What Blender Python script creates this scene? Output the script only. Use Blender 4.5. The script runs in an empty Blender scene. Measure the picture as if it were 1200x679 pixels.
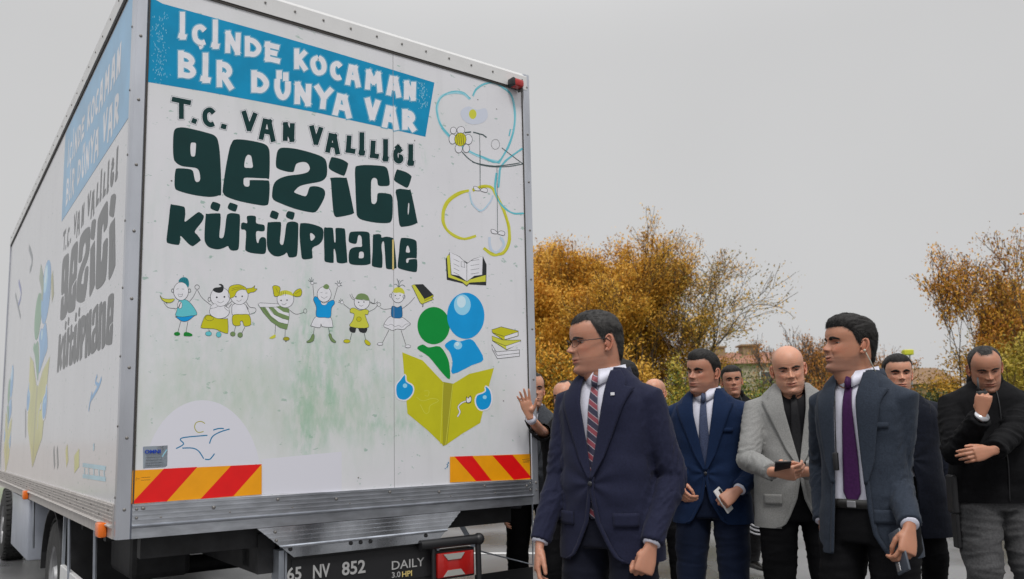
import bpy, bmesh, math, random
import numpy as np
from mathutils import Vector, Matrix, noise
from mathutils.geometry import tessellate_polygon
random.seed(7); rng = np.random.default_rng(7)
PI = math.pi
scene = bpy.context.scene
COL = scene.collection

# ------------------------------------------------------------------ camera
F, PITCH, ROLL = 941.06, 0.1157, 0.0202
CX, CY = 600-2.42, 339.5+59.23
HC = 1.22
_cp, _sp, _cr, _sr = math.cos(PITCH), math.sin(PITCH), math.cos(ROLL), math.sin(ROLL)
FWD = Vector((0, _cp, _sp)); _u = Vector((0, -_sp, _cp)); _ex = Vector((1, 0, 0))
RIGHT = _cr*_ex - _sr*_u; UP = _sr*_ex + _cr*_u
CAM = Vector((0, 0, HC))
def ray(px, py):
    return (FWD + RIGHT*((px-CX)/F) - UP*((py-CY)/F))
def at(px, py, Y):
    d = ray(px, py); return CAM + d*(Y/d.y)
def ground_at(px, Y):
    d = ray(px, 500); p = CAM + d*(Y/d.y); return Vector((p.x, Y, 0))
cam_data = bpy.data.cameras.new('camera'); cam = bpy.data.objects.new('camera', cam_data); COL.objects.link(cam)
M = Matrix((( RIGHT.x, UP.x, -FWD.x, 0), (RIGHT.y, UP.y, -FWD.y, 0), (RIGHT.z, UP.z, -FWD.z, HC), (0,0,0,1)))
cam.matrix_world = M
cam_data.sensor_width = 36; cam_data.lens = 36*F/1200
cam_data.shift_x = 2.42/1200; cam_data.shift_y = 59.23/1200
cam_data.clip_end = 2000; cam_data.clip_start = 0.05
cam_data.dof.use_dof = True; cam_data.dof.focus_distance = 3.9; cam_data.dof.aperture_fstop = 3.6
scene.camera = cam

# ------------------------------------------------------------------ materials
def srgb(*c):
    return tuple((x/255/12.92 if x/255 <= .04045 else ((x/255+.055)/1.055)**2.4) for x in c)
MATS = {}
def mat(name, col, rough=.6, metal=0., var=0., scale=20., bump=0., bscale=None, spec=None, coat=0., sheen=0., coords='Object', stretch=None, col2=None, detail=6):
    if name in MATS: return MATS[name]
    if spec is None: spec = .22 if name.startswith('print_') and not name.endswith('faded') else .5
    m = bpy.data.materials.new(name); m.use_nodes = True; nt = m.node_tree; N = nt.nodes; L = nt.links
    b = N['Principled BSDF']
    b.inputs['Base Color'].default_value = (*col, 1); b.inputs['Roughness'].default_value = rough
    b.inputs['Metallic'].default_value = metal; b.inputs['Specular IOR Level'].default_value = spec
    b.inputs['Coat Weight'].default_value = coat
    if sheen:
        b.inputs['Sheen Weight'].default_value = sheen; b.inputs['Sheen Roughness'].default_value = .5
    if var or bump or col2:
        tc = N.new('ShaderNodeTexCoord'); mp = N.new('ShaderNodeMapping'); L.new(tc.outputs[coords], mp.inputs['Vector'])
        if stretch: mp.inputs['Scale'].default_value = stretch
        nz = N.new('ShaderNodeTexNoise'); nz.inputs['Scale'].default_value = scale; nz.inputs['Detail'].default_value = detail
        L.new(mp.outputs[0], nz.inputs['Vector'])
        mx = N.new('ShaderNodeMix'); mx.data_type = 'RGBA'
        rp = N.new('ShaderNodeMapRange'); rp.inputs['From Min'].default_value = .3; rp.inputs['From Max'].default_value = .7
        L.new(nz.outputs[0], rp.inputs['Value']); L.new(rp.outputs[0], mx.inputs['Factor'])
        c2 = col2 if col2 else tuple(min(1, c*(1+var)) for c in col); c1 = col if col2 else tuple(c*(1-var) for c in col)
        mx.inputs['A'].default_value = (*c1, 1); mx.inputs['B'].default_value = (*c2, 1)
        L.new(mx.outputs['Result'], b.inputs['Base Color'])
        if bump:
            nb = N.new('ShaderNodeTexNoise'); nb.inputs['Scale'].default_value = bscale or scale; nb.inputs['Detail'].default_value = detail
            L.new(mp.outputs[0], nb.inputs['Vector'])
            bp = N.new('ShaderNodeBump'); bp.inputs['Strength'].default_value = .6; bp.inputs['Distance'].default_value = bump
            L.new(nb.outputs[0], bp.inputs['Height']); L.new(bp.outputs[0], b.inputs['Normal'])
    MATS[name] = m; return m

# ------------------------------------------------------------------ objects
def tag(o, label=None, cat=None, group=None, kind=None):
    if label: o['label'] = label
    if cat: o['category'] = cat
    if group: o['group'] = group
    if kind: o['kind'] = kind
    return o
def empty(name, loc, rz=0, label=None, cat=None, group=None):
    o = bpy.data.objects.new(name, None); COL.objects.link(o); o.location = loc; o.rotation_euler = (0, 0, rz)
    o.empty_display_size = .2
    return tag(o, label, cat, group)
def mesh_obj(name, verts, faces, mats, parent=None, smooth=False, mi=None):
    me = bpy.data.meshes.new(name)
    me.from_pydata([tuple(v) for v in verts], [], faces)
    if not isinstance(mats, (list, tuple)): mats = [mats]
    for m in mats: me.materials.append(m)
    if mi is not None: me.polygons.foreach_set('material_index', list(mi))
    if smooth: me.polygons.foreach_set('use_smooth', [True]*len(me.polygons))
    me.update()
    o = bpy.data.objects.new(name, me); COL.objects.link(o)
    if parent: o.parent = parent
    return o
class MB:
    """collects shapes and links them as ONE mesh object"""
    def __init__(s): s.v = []; s.f = []; s.mi = []; s.cur = 0
    def add(s, v, f):
        n = len(s.v); s.v += [tuple(x) for x in v]; s.f += [tuple(i+n for i in q) for q in f]; s.mi += [s.cur]*len(f); return s
    def box(s, a, b, bev=0.0, M=None):
        x0, x1 = sorted((a[0], b[0])); y0, y1 = sorted((a[1], b[1])); z0, z1 = sorted((a[2], b[2]))
        bm = bmesh.new(); bmesh.ops.create_cube(bm, size=1)
        for v in bm.verts: v.co = Vector(((x0+x1)/2+v.co.x*(x1-x0), (y0+y1)/2+v.co.y*(y1-y0), (z0+z1)/2+v.co.z*(z1-z0)))
        if bev: bmesh.ops.bevel(bm, geom=bm.edges[:], offset=bev, segments=2, profile=.5, affect='EDGES')
        if M is not None: bmesh.ops.transform(bm, matrix=M, verts=bm.verts)
        bm.verts.index_update()
        s.add([v.co.copy() for v in bm.verts], [[v.index for v in f.verts] for f in bm.faces]); bm.free(); return s
    def tube(s, pts, rad, n=10, caps=True):
        pts = [Vector(p) for p in pts]; m = len(pts)
        if not isinstance(rad, (list, tuple)): rad = [rad]*m
        vs = []; fs = []; ref = None
        for i, p in enumerate(pts):
            t = (pts[min(i+1, m-1)]-pts[max(i-1, 0)]).normalized()
            if ref is None:
                ref = Vector((0, 0, 1)) if abs(t.z) < .9 else Vector((1, 0, 0))
            a = t.cross(ref)
            if a.length < 1e-5: a = t.orthogonal()
            a.normalize(); b = a.cross(t).normalized(); ref = b
            r = rad[i]
            ra, rb = r if isinstance(r, tuple) else (r, r)
            for k in range(n):
                an = 2*PI*k/n; vs.append(p+a*math.cos(an)*ra+b*math.sin(an)*rb)
        for i in range(m-1):
            for k in range(n):
                k2 = (k+1) % n; fs.append((i*n+k, i*n+k2, (i+1)*n+k2, (i+1)*n+k))
        if caps: fs.append(tuple(range(n))[::-1]); fs.append(tuple((m-1)*n+k for k in range(n)))
        return s.add(vs, fs)
    def cyl(s, p0, p1, r, n=24): return s.tube([p0, p1], r, n)
    def sphere(s, c, r, nu=12, nv=8):
        if not isinstance(r, (tuple, list, Vector)): r = (r, r, r)
        vs = []; fs = []
        for j in range(1, nv):
            th = PI*j/nv
            for i in range(nu):
                ph = 2*PI*i/nu; vs.append((c[0]+r[0]*math.sin(th)*math.cos(ph), c[1]+r[1]*math.sin(th)*math.sin(ph), c[2]+r[2]*math.cos(th)))
        a = len(vs); vs.append((c[0], c[1], c[2]+r[2])); vs.append((c[0], c[1], c[2]-r[2]))
        for j in range(nv-2):
            for i in range(nu):
                i2 = (i+1) % nu; fs.append((j*nu+i, (j+1)*nu+i, (j+1)*nu+i2, j*nu+i2))
        for i in range(nu):
            i2 = (i+1) % nu; fs.append((a, i, i2)); fs.append((a+1, (nv-2)*nu+i2, (nv-2)*nu+i))
        return s.add(vs, fs)
    def prism(s, poly, axis, a, b):
        """closed outline poly (2D) extruded along axis from a to b"""
        def P(u, v, w): return {'x': (w, u, v), 'y': (u, w, v), 'z': (u, v, w)}[axis]
        n = len(poly); vs = [P(u, v, a) for u, v in poly]+[P(u, v, b) for u, v in poly]
        fs = [tuple((i, (i+1) % n, n+(i+1) % n, n+i)) for i in range(n)]
        tr = tessellate_polygon([[Vector((u, v, 0)) for u, v in poly]])
        for t in tr: fs.append(tuple(t)); fs.append(tuple(n+i for i in reversed(t)))
        return s.add(vs, fs)
    def lathe(s, prof, n=32, axis='x', c=(0, 0, 0)):
        """prof: list of (r, h) spun round axis through c"""
        vs = []; fs = []
        for r, h in prof:
            for k in range(n):
                an = 2*PI*k/n; a, b = r*math.cos(an), r*math.sin(an)
                p = {'x': (h, a, b), 'y': (a, h, b), 'z': (a, b, h)}[axis]
                vs.append((c[0]+p[0], c[1]+p[1], c[2]+p[2]))
        for i in range(len(prof)-1):
            for k in range(n):
                k2 = (k+1) % n; fs.append((i*n+k, i*n+k2, (i+1)*n+k2, (i+1)*n+k))
        return s.add(vs, fs)
    def build(s, name, mats, parent=None, smooth=False, fixn=True):
        o = mesh_obj(name, s.v, s.f, mats, parent, smooth, s.mi)
        if fixn:
            bm = bmesh.new(); bm.from_mesh(o.data); bmesh.ops.recalc_face_normals(bm, faces=bm.faces); bm.to_mesh(o.data); bm.free()
        return o
def auto_smooth(o, ang=40):
    """smooth faces, sharp edges above ang"""
    me = o.data; me.polygons.foreach_set('use_smooth', [True]*len(me.polygons))
    bm = bmesh.new(); bm.from_mesh(me)
    for e in bm.edges:
        if len(e.link_faces) == 2 and e.calc_face_angle(0) > math.radians(ang): e.smooth = False
    bm.to_mesh(me); bm.free(); return o

# ------------------------------------------------------------------ flat printed artwork
def catmull(pts, closed=True, n=4):
    out = []; m = len(pts)
    rngi = range(m) if closed else range(m-1)
    for i in rngi:
        if closed: p0, p1, p2, p3 = pts[i-1], pts[i], pts[(i+1) % m], pts[(i+2) % m]
        else: p0, p1, p2, p3 = pts[max(i-1, 0)], pts[i], pts[i+1], pts[min(i+2, m-1)]
        for k in range(n):
            t = k/n
            out.append(tuple(.5*((2*p1[j])+(-p0[j]+p2[j])*t+(2*p0[j]-5*p1[j]+4*p2[j]-p3[j])*t*t+(-p0[j]+3*p1[j]-3*p2[j]+p3[j])*t**3) for j in (0, 1)))
    if not closed: out.append(tuple(pts[-1]))
    return out
class Art:
    """filled outlines and brush strokes; each realised as one thin printed film"""
    def __init__(s, crop=(0, 0, 1)): s.items = []; s.crop = crop; s.z = 0
    def C(s, pts):
        x0, y0, k = s.crop; return [(x0+x/k, y0+y/k) for x, y in pts]
    def fill(s, pts, m, holes=(), smooth=True, n=3):
        f = (lambda q: catmull(s.C(q), True, n)) if smooth else s.C
        s.z += 1; s.items.append(([f(pts)]+[f(h) for h in holes], m, s.z)); return s
    def ell(s, cx, cy, rx, ry, m, rot=0, n=28):
        c, d = math.cos(rot), math.sin(rot)
        return s.fill([(cx+rx*math.cos(2*PI*i/n)*c-ry*math.sin(2*PI*i/n)*d, cy+rx*math.cos(2*PI*i/n)*d+ry*math.sin(2*PI*i/n)*c) for i in range(n)], m, smooth=False)
    def stroke(s, pts, w, m, smooth=True, closed=False, w2=None, raw=False, z=None):
        """w in photo units (after the crop scale)"""
        q = pts if raw else s.C(pts)
        if smooth and len(q) > 2: q = catmull(q, closed, 4)
        elif closed: q = list(q)
        if closed: q = q+[q[0]]
        L = []; R_ = []; n = len(q)
        for i in range(n):
            a = q[max(i-1, 0)]; b = q[min(i+1, n-1)]
            if closed and i in (0, n-1): a = q[n-2]; b = q[1]
            dx, dy = b[0]-a[0], b[1]-a[1]; l = math.hypot(dx, dy) or 1
            ww = (w if w2 is None else w+(w2-w)*i/(n-1))/2
            if not smooth and 0 < i < n-1:      # mitre
                d1 = (q[i][0]-a[0], q[i][1]-a[1]); d2 = (b[0]-q[i][0], b[1]-q[i][1])
                l1, l2 = math.hypot(*d1) or 1, math.hypot(*d2) or 1
                cosb = max(.45, math.sqrt(max(0, (1+(d1[0]*d2[0]+d1[1]*d2[1])/l1/l2)/2))); ww /= cosb
                dx, dy = d1[0]/l1+d2[0]/l2, d1[1]/l1+d2[1]/l2; l = math.hypot(dx, dy) or 1
            L.append((q[i][0]-dy/l*ww, q[i][1]+dx/l*ww)); R_.append((q[i][0]+dy/l*ww, q[i][1]-dx/l*ww))
        s.z += 1 if z is None else 0; s.items.append((('strip', L, R_), m, s.z if z is None else z)); return s
    def realise(s, name, mapf, parent, base=.0006, step=.00002, mats_sub=None):
        """mapf(px, py, lift) -> local point"""
        vs = []; fs = []; mi = []; ms = []
        for g, m, z in s.items:
            if mats_sub: m = mats_sub(m)
            if m not in ms: ms.append(m)
            k = ms.index(m); h = base+z*step; n0 = len(vs)
            if g[0] == 'strip':
                L, R_ = g[1], g[2]
                for a, b in zip(L, R_): vs.append(mapf(a[0], a[1], h)); vs.append(mapf(b[0], b[1], h))
                for i in range(len(L)-1): fs.append((n0+2*i, n0+2*i+1, n0+2*i+3, n0+2*i+2)); mi.append(k)
            else:
                flat = [p for lp in g for p in lp]
                for p in flat: vs.append(mapf(p[0], p[1], h))
                for t in tessellate_polygon([[Vector((x, y, 0)) for x, y in lp] for lp in g]): fs.append(tuple(n0+i for i in t)); mi.append(k)
        return mesh_obj(name, vs, fs, ms, parent, False, mi)
def text_mesh(txt, size, extrude=0., offset=0.):
    cu = bpy.data.curves.new('t', 'FONT'); cu.body = txt; cu.size = size; cu.extrude = extrude; cu.offset = offset; cu.resolution_u = 3
    o = bpy.data.objects.new('t', cu); COL.objects.link(o)
    dg = bpy.context.evaluated_depsgraph_get(); me = bpy.data.meshes.new_from_object(o.evaluated_get(dg))
    bpy.data.objects.remove(o); v = [tuple(x.co) for x in me.vertices]; f = [tuple(p.vertices) for p in me.polygons]
    return v, f
# chunky hand-lettered capitals as brush strokes on a unit box (x right, y down)
GL = {
 'I': [[(.5,.0),(.5,1)]], 'T': [[(0,.08),(1,.08)],[(.5,.1),(.5,1)]],
 'İ': [[(.5,.0),(.5,.14)],[(.5,.27),(.45,1)],[(.15,.95),(.85,.95)]],
 'C': [[(.95,.2),(.6,.04),(.2,.2),(.08,.5),(.2,.82),(.6,.96),(.98,.84)]],
 'Ç': [[(.95,.16),(.6,.03),(.2,.16),(.08,.42),(.2,.7),(.6,.8),(.98,.7)],[(.55,.85),(.62,.95),(.45,1.02)]],
 'Ğ': [[(.95,.36),(.6,.26),(.2,.4),(.08,.62),(.2,.88),(.6,.98),(.9,.84),(.85,.68),(.55,.68)],[(.2,.02),(.5,.12),(.8,.0)]],
 'N': [[(.12,1),(.15,.02)],[(.15,.05),(.85,.95)],[(.85,.98),(.9,.0)]],
 'D': [[(.12,.0),(.12,1)],[(.05,.06),(.6,.08),(.95,.35),(.92,.65),(.6,.92),(.05,.95)]],
 'E': [[(.15,0),(.15,1)],[(.1,.06),(.92,.06)],[(.15,.5),(.75,.5)],[(.1,.94),(.98,.94)]],
 'K': [[(.15,0),(.15,1)],[(.9,.03),(.25,.55)],[(.3,.45),(.95,.98)]],
 'O': [[(.5,.02),(.12,.22),(.05,.55),(.25,.9),(.55,.98),(.9,.78),(.97,.42),(.8,.12),(.5,.02)]],
 'A': [[(.02,1),(.32,.02)],[(.3,.04),(.72,.04)],[(.66,.02),(.98,1)],[(.2,.62),(.8,.62)]],
 'M': [[(.05,1),(.14,.02)],[(.14,.02),(.5,.6)],[(.5,.6),(.84,.02)],[(.84,.02),(.96,1)]],
 'B': [[(.1,0),(.1,1)],[(.05,.05),(.6,.06),(.86,.25),(.6,.46),(.15,.48)],[(.15,.48),(.7,.54),(.95,.74),(.65,.95),(.05,.96)]],
 'R': [[(.12,.0),(.12,1)],[(.05,.06),(.65,.06),(.9,.28),(.65,.52),(.15,.54)],[(.4,.54),(.98,1)]],
 'Ü': [[(.12,.28),(.1,.65),(.3,.93),(.62,.96),(.88,.7),(.9,.28)],[(.25,.02),(.25,.16)],[(.74,.04),(.74,.18)]],
 'Y': [[(.02,.02),(.5,.5)],[(.98,.02),(.5,.5)],[(.5,.45),(.42,1)]],
 'V': [[(.05,.0),(.45,.95)],[(.95,.0),(.5,.95)]],
 'L': [[(.3,0),(.15,.95)],[(.1,.92),(.95,.92)]],
 '.': [[(.3,.5),(.8,.55)]],
}
ROUND = set('CÇĞDOBRÜ')
def letters(A, table, slope, layers):
    """table rows: char, xl, xr, ytop, ybot at the letter's middle; layers: list of (width, material)"""
    for li, (w, m) in enumerate(layers):
        for ch, xl, xr, yt, yb in table:
            inset = layers[-1][0]*.5
            a, b, c, d = xl+inset, xr-inset, yt+inset, yb-inset
            mid = (xl+xr)/2
            for si, st in enumerate(GL[ch]):
                pts = [(a+(b-a)*u, c+(d-c)*v+(a+(b-a)*u-mid)*slope) for u, v in st]
                if len(pts) == 2:                     # square-ended stroke, lengthened by the outline
                    (x0, y0), (x1, y1) = pts; l = math.hypot(x1-x0, y1-y0) or 1; e = w*.5-.2
                    pts = [(x0-(x1-x0)/l*e, y0-(y1-y0)/l*e), (x1+(x1-x0)/l*e, y1+(y1-y0)/l*e)]
                A.stroke(pts, w, m, smooth=len(pts) > 2, raw=True, z=li*5+si+1)
# ================================================================== TRUCK
TX, TY, TYAW = -1.6184, 3.3306, .6338
Z0 = HC-.3996; BH = 2.4402; BL = 6.0; BW = 2.2; PW = .058; SILL = .1405; RAIL = .105
ZT = Z0+BH; ZTOP = ZT+RAIL
T_O = Vector((TX, TY, 0)); _tr = Matrix.Rotation(-TYAW, 3, 'Z')
def tloc(v): return _tr @ v
_cl = tloc(CAM-T_O)
def rear(px, py, y0=0.):
    d = tloc(ray(px, py)); t = (y0-_cl.y)/d.y; return _cl+d*t
def side(px, py, x0=0.):
    d = tloc(ray(px, py)); t = (x0-_cl.x)/d.x; return _cl+d*t
PY = .008        # panel face, a little behind the frame
def mrear(px, py, h):
    p = rear(px, py, PY); return (p.x, PY-h, p.z)

truck = empty('box_truck', (TX, TY, 0), TYAW, 'white box lorry painted with a cartoon mobile library design, dirty rear wall towards the camera', 'lorry')

# ---- materials
def panel_mat(name, base, rough, coat, stains, wide=()):
    m = bpy.data.materials.new(name); m.use_nodes = True; nt = m.node_tree; N = nt.nodes; L = nt.links; b = N['Principled BSDF']
    b.inputs['Roughness'].default_value = rough; b.inputs['Coat Weight'].default_value = coat; b.inputs['Coat Roughness'].default_value = .12
    tc = N.new('ShaderNodeTexCoord')
    def noise_(scale, st, det=6, rough_=.55):
        mp = N.new('ShaderNodeMapping'); mp.inputs['Scale'].default_value = st; L.new(tc.outputs['Object'], mp.inputs['Vector'])
        n = N.new('ShaderNodeTexNoise'); n.inputs['Scale'].default_value = scale; n.inputs['Detail'].default_value = det; n.inputs['Roughness'].default_value = rough_
        L.new(mp.outputs[0], n.inputs['Vector']); return n.outputs[0]
    def rng_(src, a, b_, c=0., d=1.):
        r = N.new('ShaderNodeMapRange'); r.inputs[1].default_value = a; r.inputs[2].default_value = b_; r.inputs[3].default_value = c; r.inputs[4].default_value = d
        L.new(src, r.inputs[0]); return r.outputs[0]
    def mul(a, c, op='MULTIPLY'):
        q = N.new('ShaderNodeMath'); q.operation = op
        for i, s in enumerate((a, c)):
            if isinstance(s, float): q.inputs[i].default_value = s
            else: L.new(s, q.inputs[i])
        q.use_clamp = True; return q.outputs[0]
    def mixc(f, a, c):
        x = N.new('ShaderNodeMix'); x.data_type = 'RGBA'; L.new(f, x.inputs['Factor'])
        for k, s in (('A', a), ('B', c)):
            if isinstance(s, tuple): x.inputs[k].default_value = (*s, 1)
            else: L.new(s, x.inputs[k])
        return x.outputs['Result']
    c = mixc(rng_(noise_(2.2, (1, 1, 1)), .35, .65), tuple(v*.95 for v in base), base)
    c = mixc(mul(rng_(noise_(5, (2.5, 2.5, .25)), .55, .8), .35), c, tuple(v*.74 for v in base))      # rain runs
    c = mixc(mul(rng_(noise_(30, (.7, 1, 1.3), 3), .665, .71), .8), c, (base[0]*.40, base[1]*.60, base[2]*.50))  # mossy spots
    for (x, z, rx, rz, amt) in stains:
        mp = N.new('ShaderNodeMapping'); mp.inputs['Location'].default_value = (-x/rx, 0, -z/rz); mp.inputs['Scale'].default_value = (1/rx, 0, 1/rz)
        L.new(tc.outputs['Object'], mp.inputs['Vector'])
        vl = N.new('ShaderNodeVectorMath'); vl.operation = 'LENGTH'; L.new(mp.outputs[0], vl.inputs[0])
        msk = rng_(vl.outputs['Value'], 1., .1)
        brk = rng_(noise_(8, (2.2, 1, .8), 12, .75), .43, .66)
        c = mixc(mul(mul(msk, brk), amt), c, (.22, .50, .33))
    for (x, z, rx, rz, amt) in wide:      # overall algae film, washed thinner in places
        mp = N.new('ShaderNodeMapping'); mp.inputs['Location'].default_value = (-x/rx, 0, -z/rz); mp.inputs['Scale'].default_value = (1/rx, 0, 1/rz)
        L.new(tc.outputs['Object'], mp.inputs['Vector'])
        vl = N.new('ShaderNodeVectorMath'); vl.operation = 'LENGTH'; L.new(mp.outputs[0], vl.inputs[0])
        c = mixc(mul(mul(rng_(vl.outputs['Value'], 1., .3), rng_(noise_(3.5, (1.5, 1, .8), 10, .65), .3, .6)), amt), c, (.47, .56, .45))
    L.new(c, b.inputs['Base Color']); MATS[name] = m; return m
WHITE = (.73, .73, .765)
def rs(px, py): p = rear(px, py, PY); return p.x, p.z
st = [(*rs(385, 470), .28, .16, .8), (*rs(360, 500), .13, .20, .95), (*rs(356, 410), .07, .60, .65), (*rs(375, 430), .16, .45, .4), (*rs(250, 280), .9, .5, .12), (*rs(440, 240), .10, .6, .14), (*rs(400, 450), .62, .50, .34), (*rs(230, 430), .40, .45, .28), (*rs(470, 500), .40, .12, .4), (*rs(560, 470), .3, .5, .16), (*rs(430, 498), .34, .05, .5), (*rs(270, 465), .35, .12, .22), (*rs(405, 440), .45, .40, .25),
      (*rs(495, 185), .05, .10, .5), (*rs(305, 110), .5, .10, .15)]
M_REAR = panel_mat('rear_panel_paint', WHITE, .42, .15, st, [(*rs(240, 470), .75, .40, .5), (*rs(400, 450), .6, .5, .5), (*rs(540, 470), .5, .45, .3), (*rs(330, 90), 1.3, .35, .3)])
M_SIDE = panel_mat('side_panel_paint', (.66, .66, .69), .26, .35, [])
M_FRAME = mat('frame_white', (.66, .66, .66), .4, var=.06, scale=6)
M_ALU = mat('aluminium', (.50, .52, .56), .32, .95, var=.20, scale=9, stretch=(1, 1, 3), bump=.0006, bscale=60)
M_ALU2 = mat('aluminium_polished', (.62, .64, .68), .16, .97, var=.25, scale=7, bump=.0008, bscale=9)
M_GALV = mat('galvanised_steel', (.40, .43, .48), .4, .75, var=.3, scale=9, stretch=(1, 1, .4))
M_DARKSTEEL = mat('chassis_black', (.018, .018, .02), .6, var=.5, scale=12)
M_DIRT = mat('dirty_metal', (.13, .125, .12), .7, .2, var=.5, scale=10)
M_SEAL = mat('rubber_seal', (.05, .045, .04), .7)
M_BLACKPL = mat('black_plastic', (.015, .015, .017), .45)
M_RUB = mat('tyre_rubber', (.03, .03, .03), .85, var=.4, scale=20)
M_RIM = mat('rim_steel', (.35, .35, .36), .5, .5, var=.3, scale=10)
M_AMBER = mat('amber_plastic', (.85, .17, .01), .25, coat=.3)
M_RED = mat('red_lens', (.42, .010, .008), .25, coat=.5)
M_CLEAR = mat('clear_lens', (.36, .36, .34), .18, coat=.5)
M_RIVET = mat('rivet', (.22, .21, .2), .5, .5)
I_BLUE = mat('print_blue', srgb(0, 140, 186), .5, var=.10, scale=9)
I_LBLUE = mat('print_pale_blue', srgb(150, 205, 225), .45)
I_MBLUE = mat('print_mid_blue', srgb(20, 120, 165), .45)
I_WHT = mat('print_white', srgb(226, 226, 232), .45, var=.05, scale=30)
I_GRN = mat('print_bottle_green', srgb(8, 52, 52), .45, var=.09, scale=8)
I_LN = mat('print_line', srgb(70, 88, 90), .5)
I_BLK = mat('print_black', srgb(45, 48, 50), .5)
I_YEL = mat('print_olive_yellow', srgb(196, 192, 32), .45, var=.05, scale=10)
I_YEL2 = mat('print_yellow', srgb(205, 205, 70), .45)
I_YEL3 = mat('print_dark_yellow', srgb(165, 160, 40), .45)
I_GRE = mat('print_green', srgb(0, 142, 58), .45, var=.04, scale=8)
I_SHOE = mat('print_shoe_green', srgb(20, 130, 50), .45)
I_SKY = mat('print_sky_blue', srgb(10, 152, 218), .45, var=.05, scale=8)
I_SKY2 = mat('print_sky_blue_light', srgb(150, 212, 240), .45)
I_SKY3 = mat('print_sky_blue_pale', srgb(205, 232, 245), .45)
I_TEAL = mat('print_teal', srgb(100, 195, 205), .45)
I_TEAL2 = mat('print_dark_teal', srgb(30, 130, 145), .45)
I_HEART = mat('print_heart_blue', srgb(160, 212, 226), .5)
I_HEART2 = mat('print_heart_teal', srgb(105, 190, 205), .5)
I_PALE = mat('print_hazy_blue', srgb(196, 208, 226), .5)
I_SAGE = mat('print_sage', srgb(120, 145, 95), .5)
I_ARC = mat('print_fresh_white', (.70, .70, .77), .42)
I_HRED = mat('reflector_red', srgb(228, 10, 12), .35, var=.05, scale=15)
I_HYEL = mat('reflector_yellow', srgb(240, 160, 0), .35, var=.05, scale=15)
I_SILV = mat('sticker_silver', srgb(150, 160, 170), .35, .3)
I_NAVY = mat('sticker_blue', srgb(10, 60, 170), .4)
I_PLATE = mat('plate_writing', (.42, .42, .42), .5)
I_GOLD = mat('badge_gold', (.7, .55, .2), .4)

# ---- the box
def tpart(mb, name, m, smooth=False, fixn=True, par=None): return mb.build(name, m, par or truck, smooth, fixn)
b = MB(); b.box((PW-.01, PY, Z0+SILL-.02), (BW-PW+.01, PY+.03, ZT+.03)); rear_wall = tpart(b, 'rear_wall', M_REAR)
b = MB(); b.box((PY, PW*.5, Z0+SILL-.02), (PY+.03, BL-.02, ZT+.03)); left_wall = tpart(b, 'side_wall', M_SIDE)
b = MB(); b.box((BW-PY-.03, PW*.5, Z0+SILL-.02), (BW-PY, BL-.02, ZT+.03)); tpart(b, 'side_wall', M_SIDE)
b = MB(); b.box((PY, BL-.05, Z0+.02), (BW-PY, BL-.012, ZT+.03)); tpart(b, 'front_wall', M_SIDE)
b = MB(); b.box((.03, .03, ZTOP-.03), (BW-.03, BL-.03, ZTOP-.005)); tpart(b, 'roof', M_FRAME)
b = MB(); b.box((.03, .03, Z0+.03), (BW-.03, BL-.03, Z0+.07)); tpart(b, 'floor_deck', M_DARKSTEEL)
# corner posts: rolled section, rear face PW wide, side flange
def post(x, sgn, m):
    w = PW; pr = [(0, .012), (.012, 0), (w-.006, 0), (w, .006), (w, .03), (.03, .03), (.03, .055), (.002, .055), (0, .05)]
    pr = [(x+sgn*a, c) for a, c in pr]
    return MB().prism(pr, 'z', Z0, ZTOP-.004).build('corner_post', m, truck)
M_POST = mat('post_metal', (.56, .58, .63), .30, .85, var=.22, scale=4, stretch=(1, 1, .3))
lp = post(0, 1, M_POST); rp_ = post(BW, -1, M_POST)
# dark seal gaps
b = MB(); b.box((PW+.001, .003, Z0+SILL), (PW+.007, PY+.002, ZT)); b.box((BW-PW-.007, .003, Z0+SILL), (BW-PW-.001, PY+.002, ZT)); b.box((PW, .002, ZT-.010), (BW-PW, PY+.002, ZT+.002))
tpart(b, 'rubber_seal', M_SEAL)
b = MB(); b.box((.002, .052, ZT-.014), (PY+.002, BL, ZT+.001)); tpart(b, 'rubber_seal', M_SEAL)
# top rails
pr = [(-.002, ZT+.002), (-.002, ZTOP-.02), (.006, ZTOP-.004), (.03, ZTOP), (.06, ZTOP), (.06, ZT+.002)]
MB().prism(pr, 'x', PW*.5, BW-PW*.5).build('top_rail', M_FRAME, truck)
pl = [(-.003, ZT+.002), (-.003, ZTOP-.02), (.006, ZTOP-.004), (.03, ZTOP+.001), (.06, ZTOP+.001), (.06, ZT+.002)]
MB().prism([(a, c) for a, c in pl], 'y', .06, BL).build('top_rail', M_FRAME, truck)
MB().prism([(BW-a, c) for a, c in pl], 'y', .06, BL).build('top_rail', M_FRAME, truck)
for xx in (-.002, BW-.03): MB().box((xx, BL-.03, Z0), (xx+.032, BL, ZTOP-.004)).build('front_post', M_POST, truck)
# ribbed aluminium sills
def ribs(h, n, top=.03):
    """profile (depth, height) of a ribbed extrusion of height h"""
    p = [(0.02, 0), (-.004, 0), (-.004, h*.30), (-.016, h*.33), (-.018, h*.37), (-.004, h*.41)]
    hh = (h*.97-h*.43)/n
    for i in range(n):
        z = h*.43+i*hh; p += [(-.004, z), (-.004, z+hh*.62), (-.0085, z+hh*.68), (-.0085, z+hh*.92), (-.004, z+hh*.96)]
    p += [(-.004, h), (.02, h)]
    return p
pr = [(d, Z0+z) for d, z in ribs(SILL, 4)]
MB().prism(pr, 'x', PW, BW-PW).build('rear_sill', M_ALU, truck)
M_SSILL = mat('side_sill_metal', (.50, .47, .45), .5, .55, var=.18, scale=12, stretch=(1, 3, 1))
MB().prism([(d, Z0+z) for d, z in ribs(SILL, 5)], 'y', .056, BL-.03).build('side_sill', M_SSILL, truck)
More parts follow.
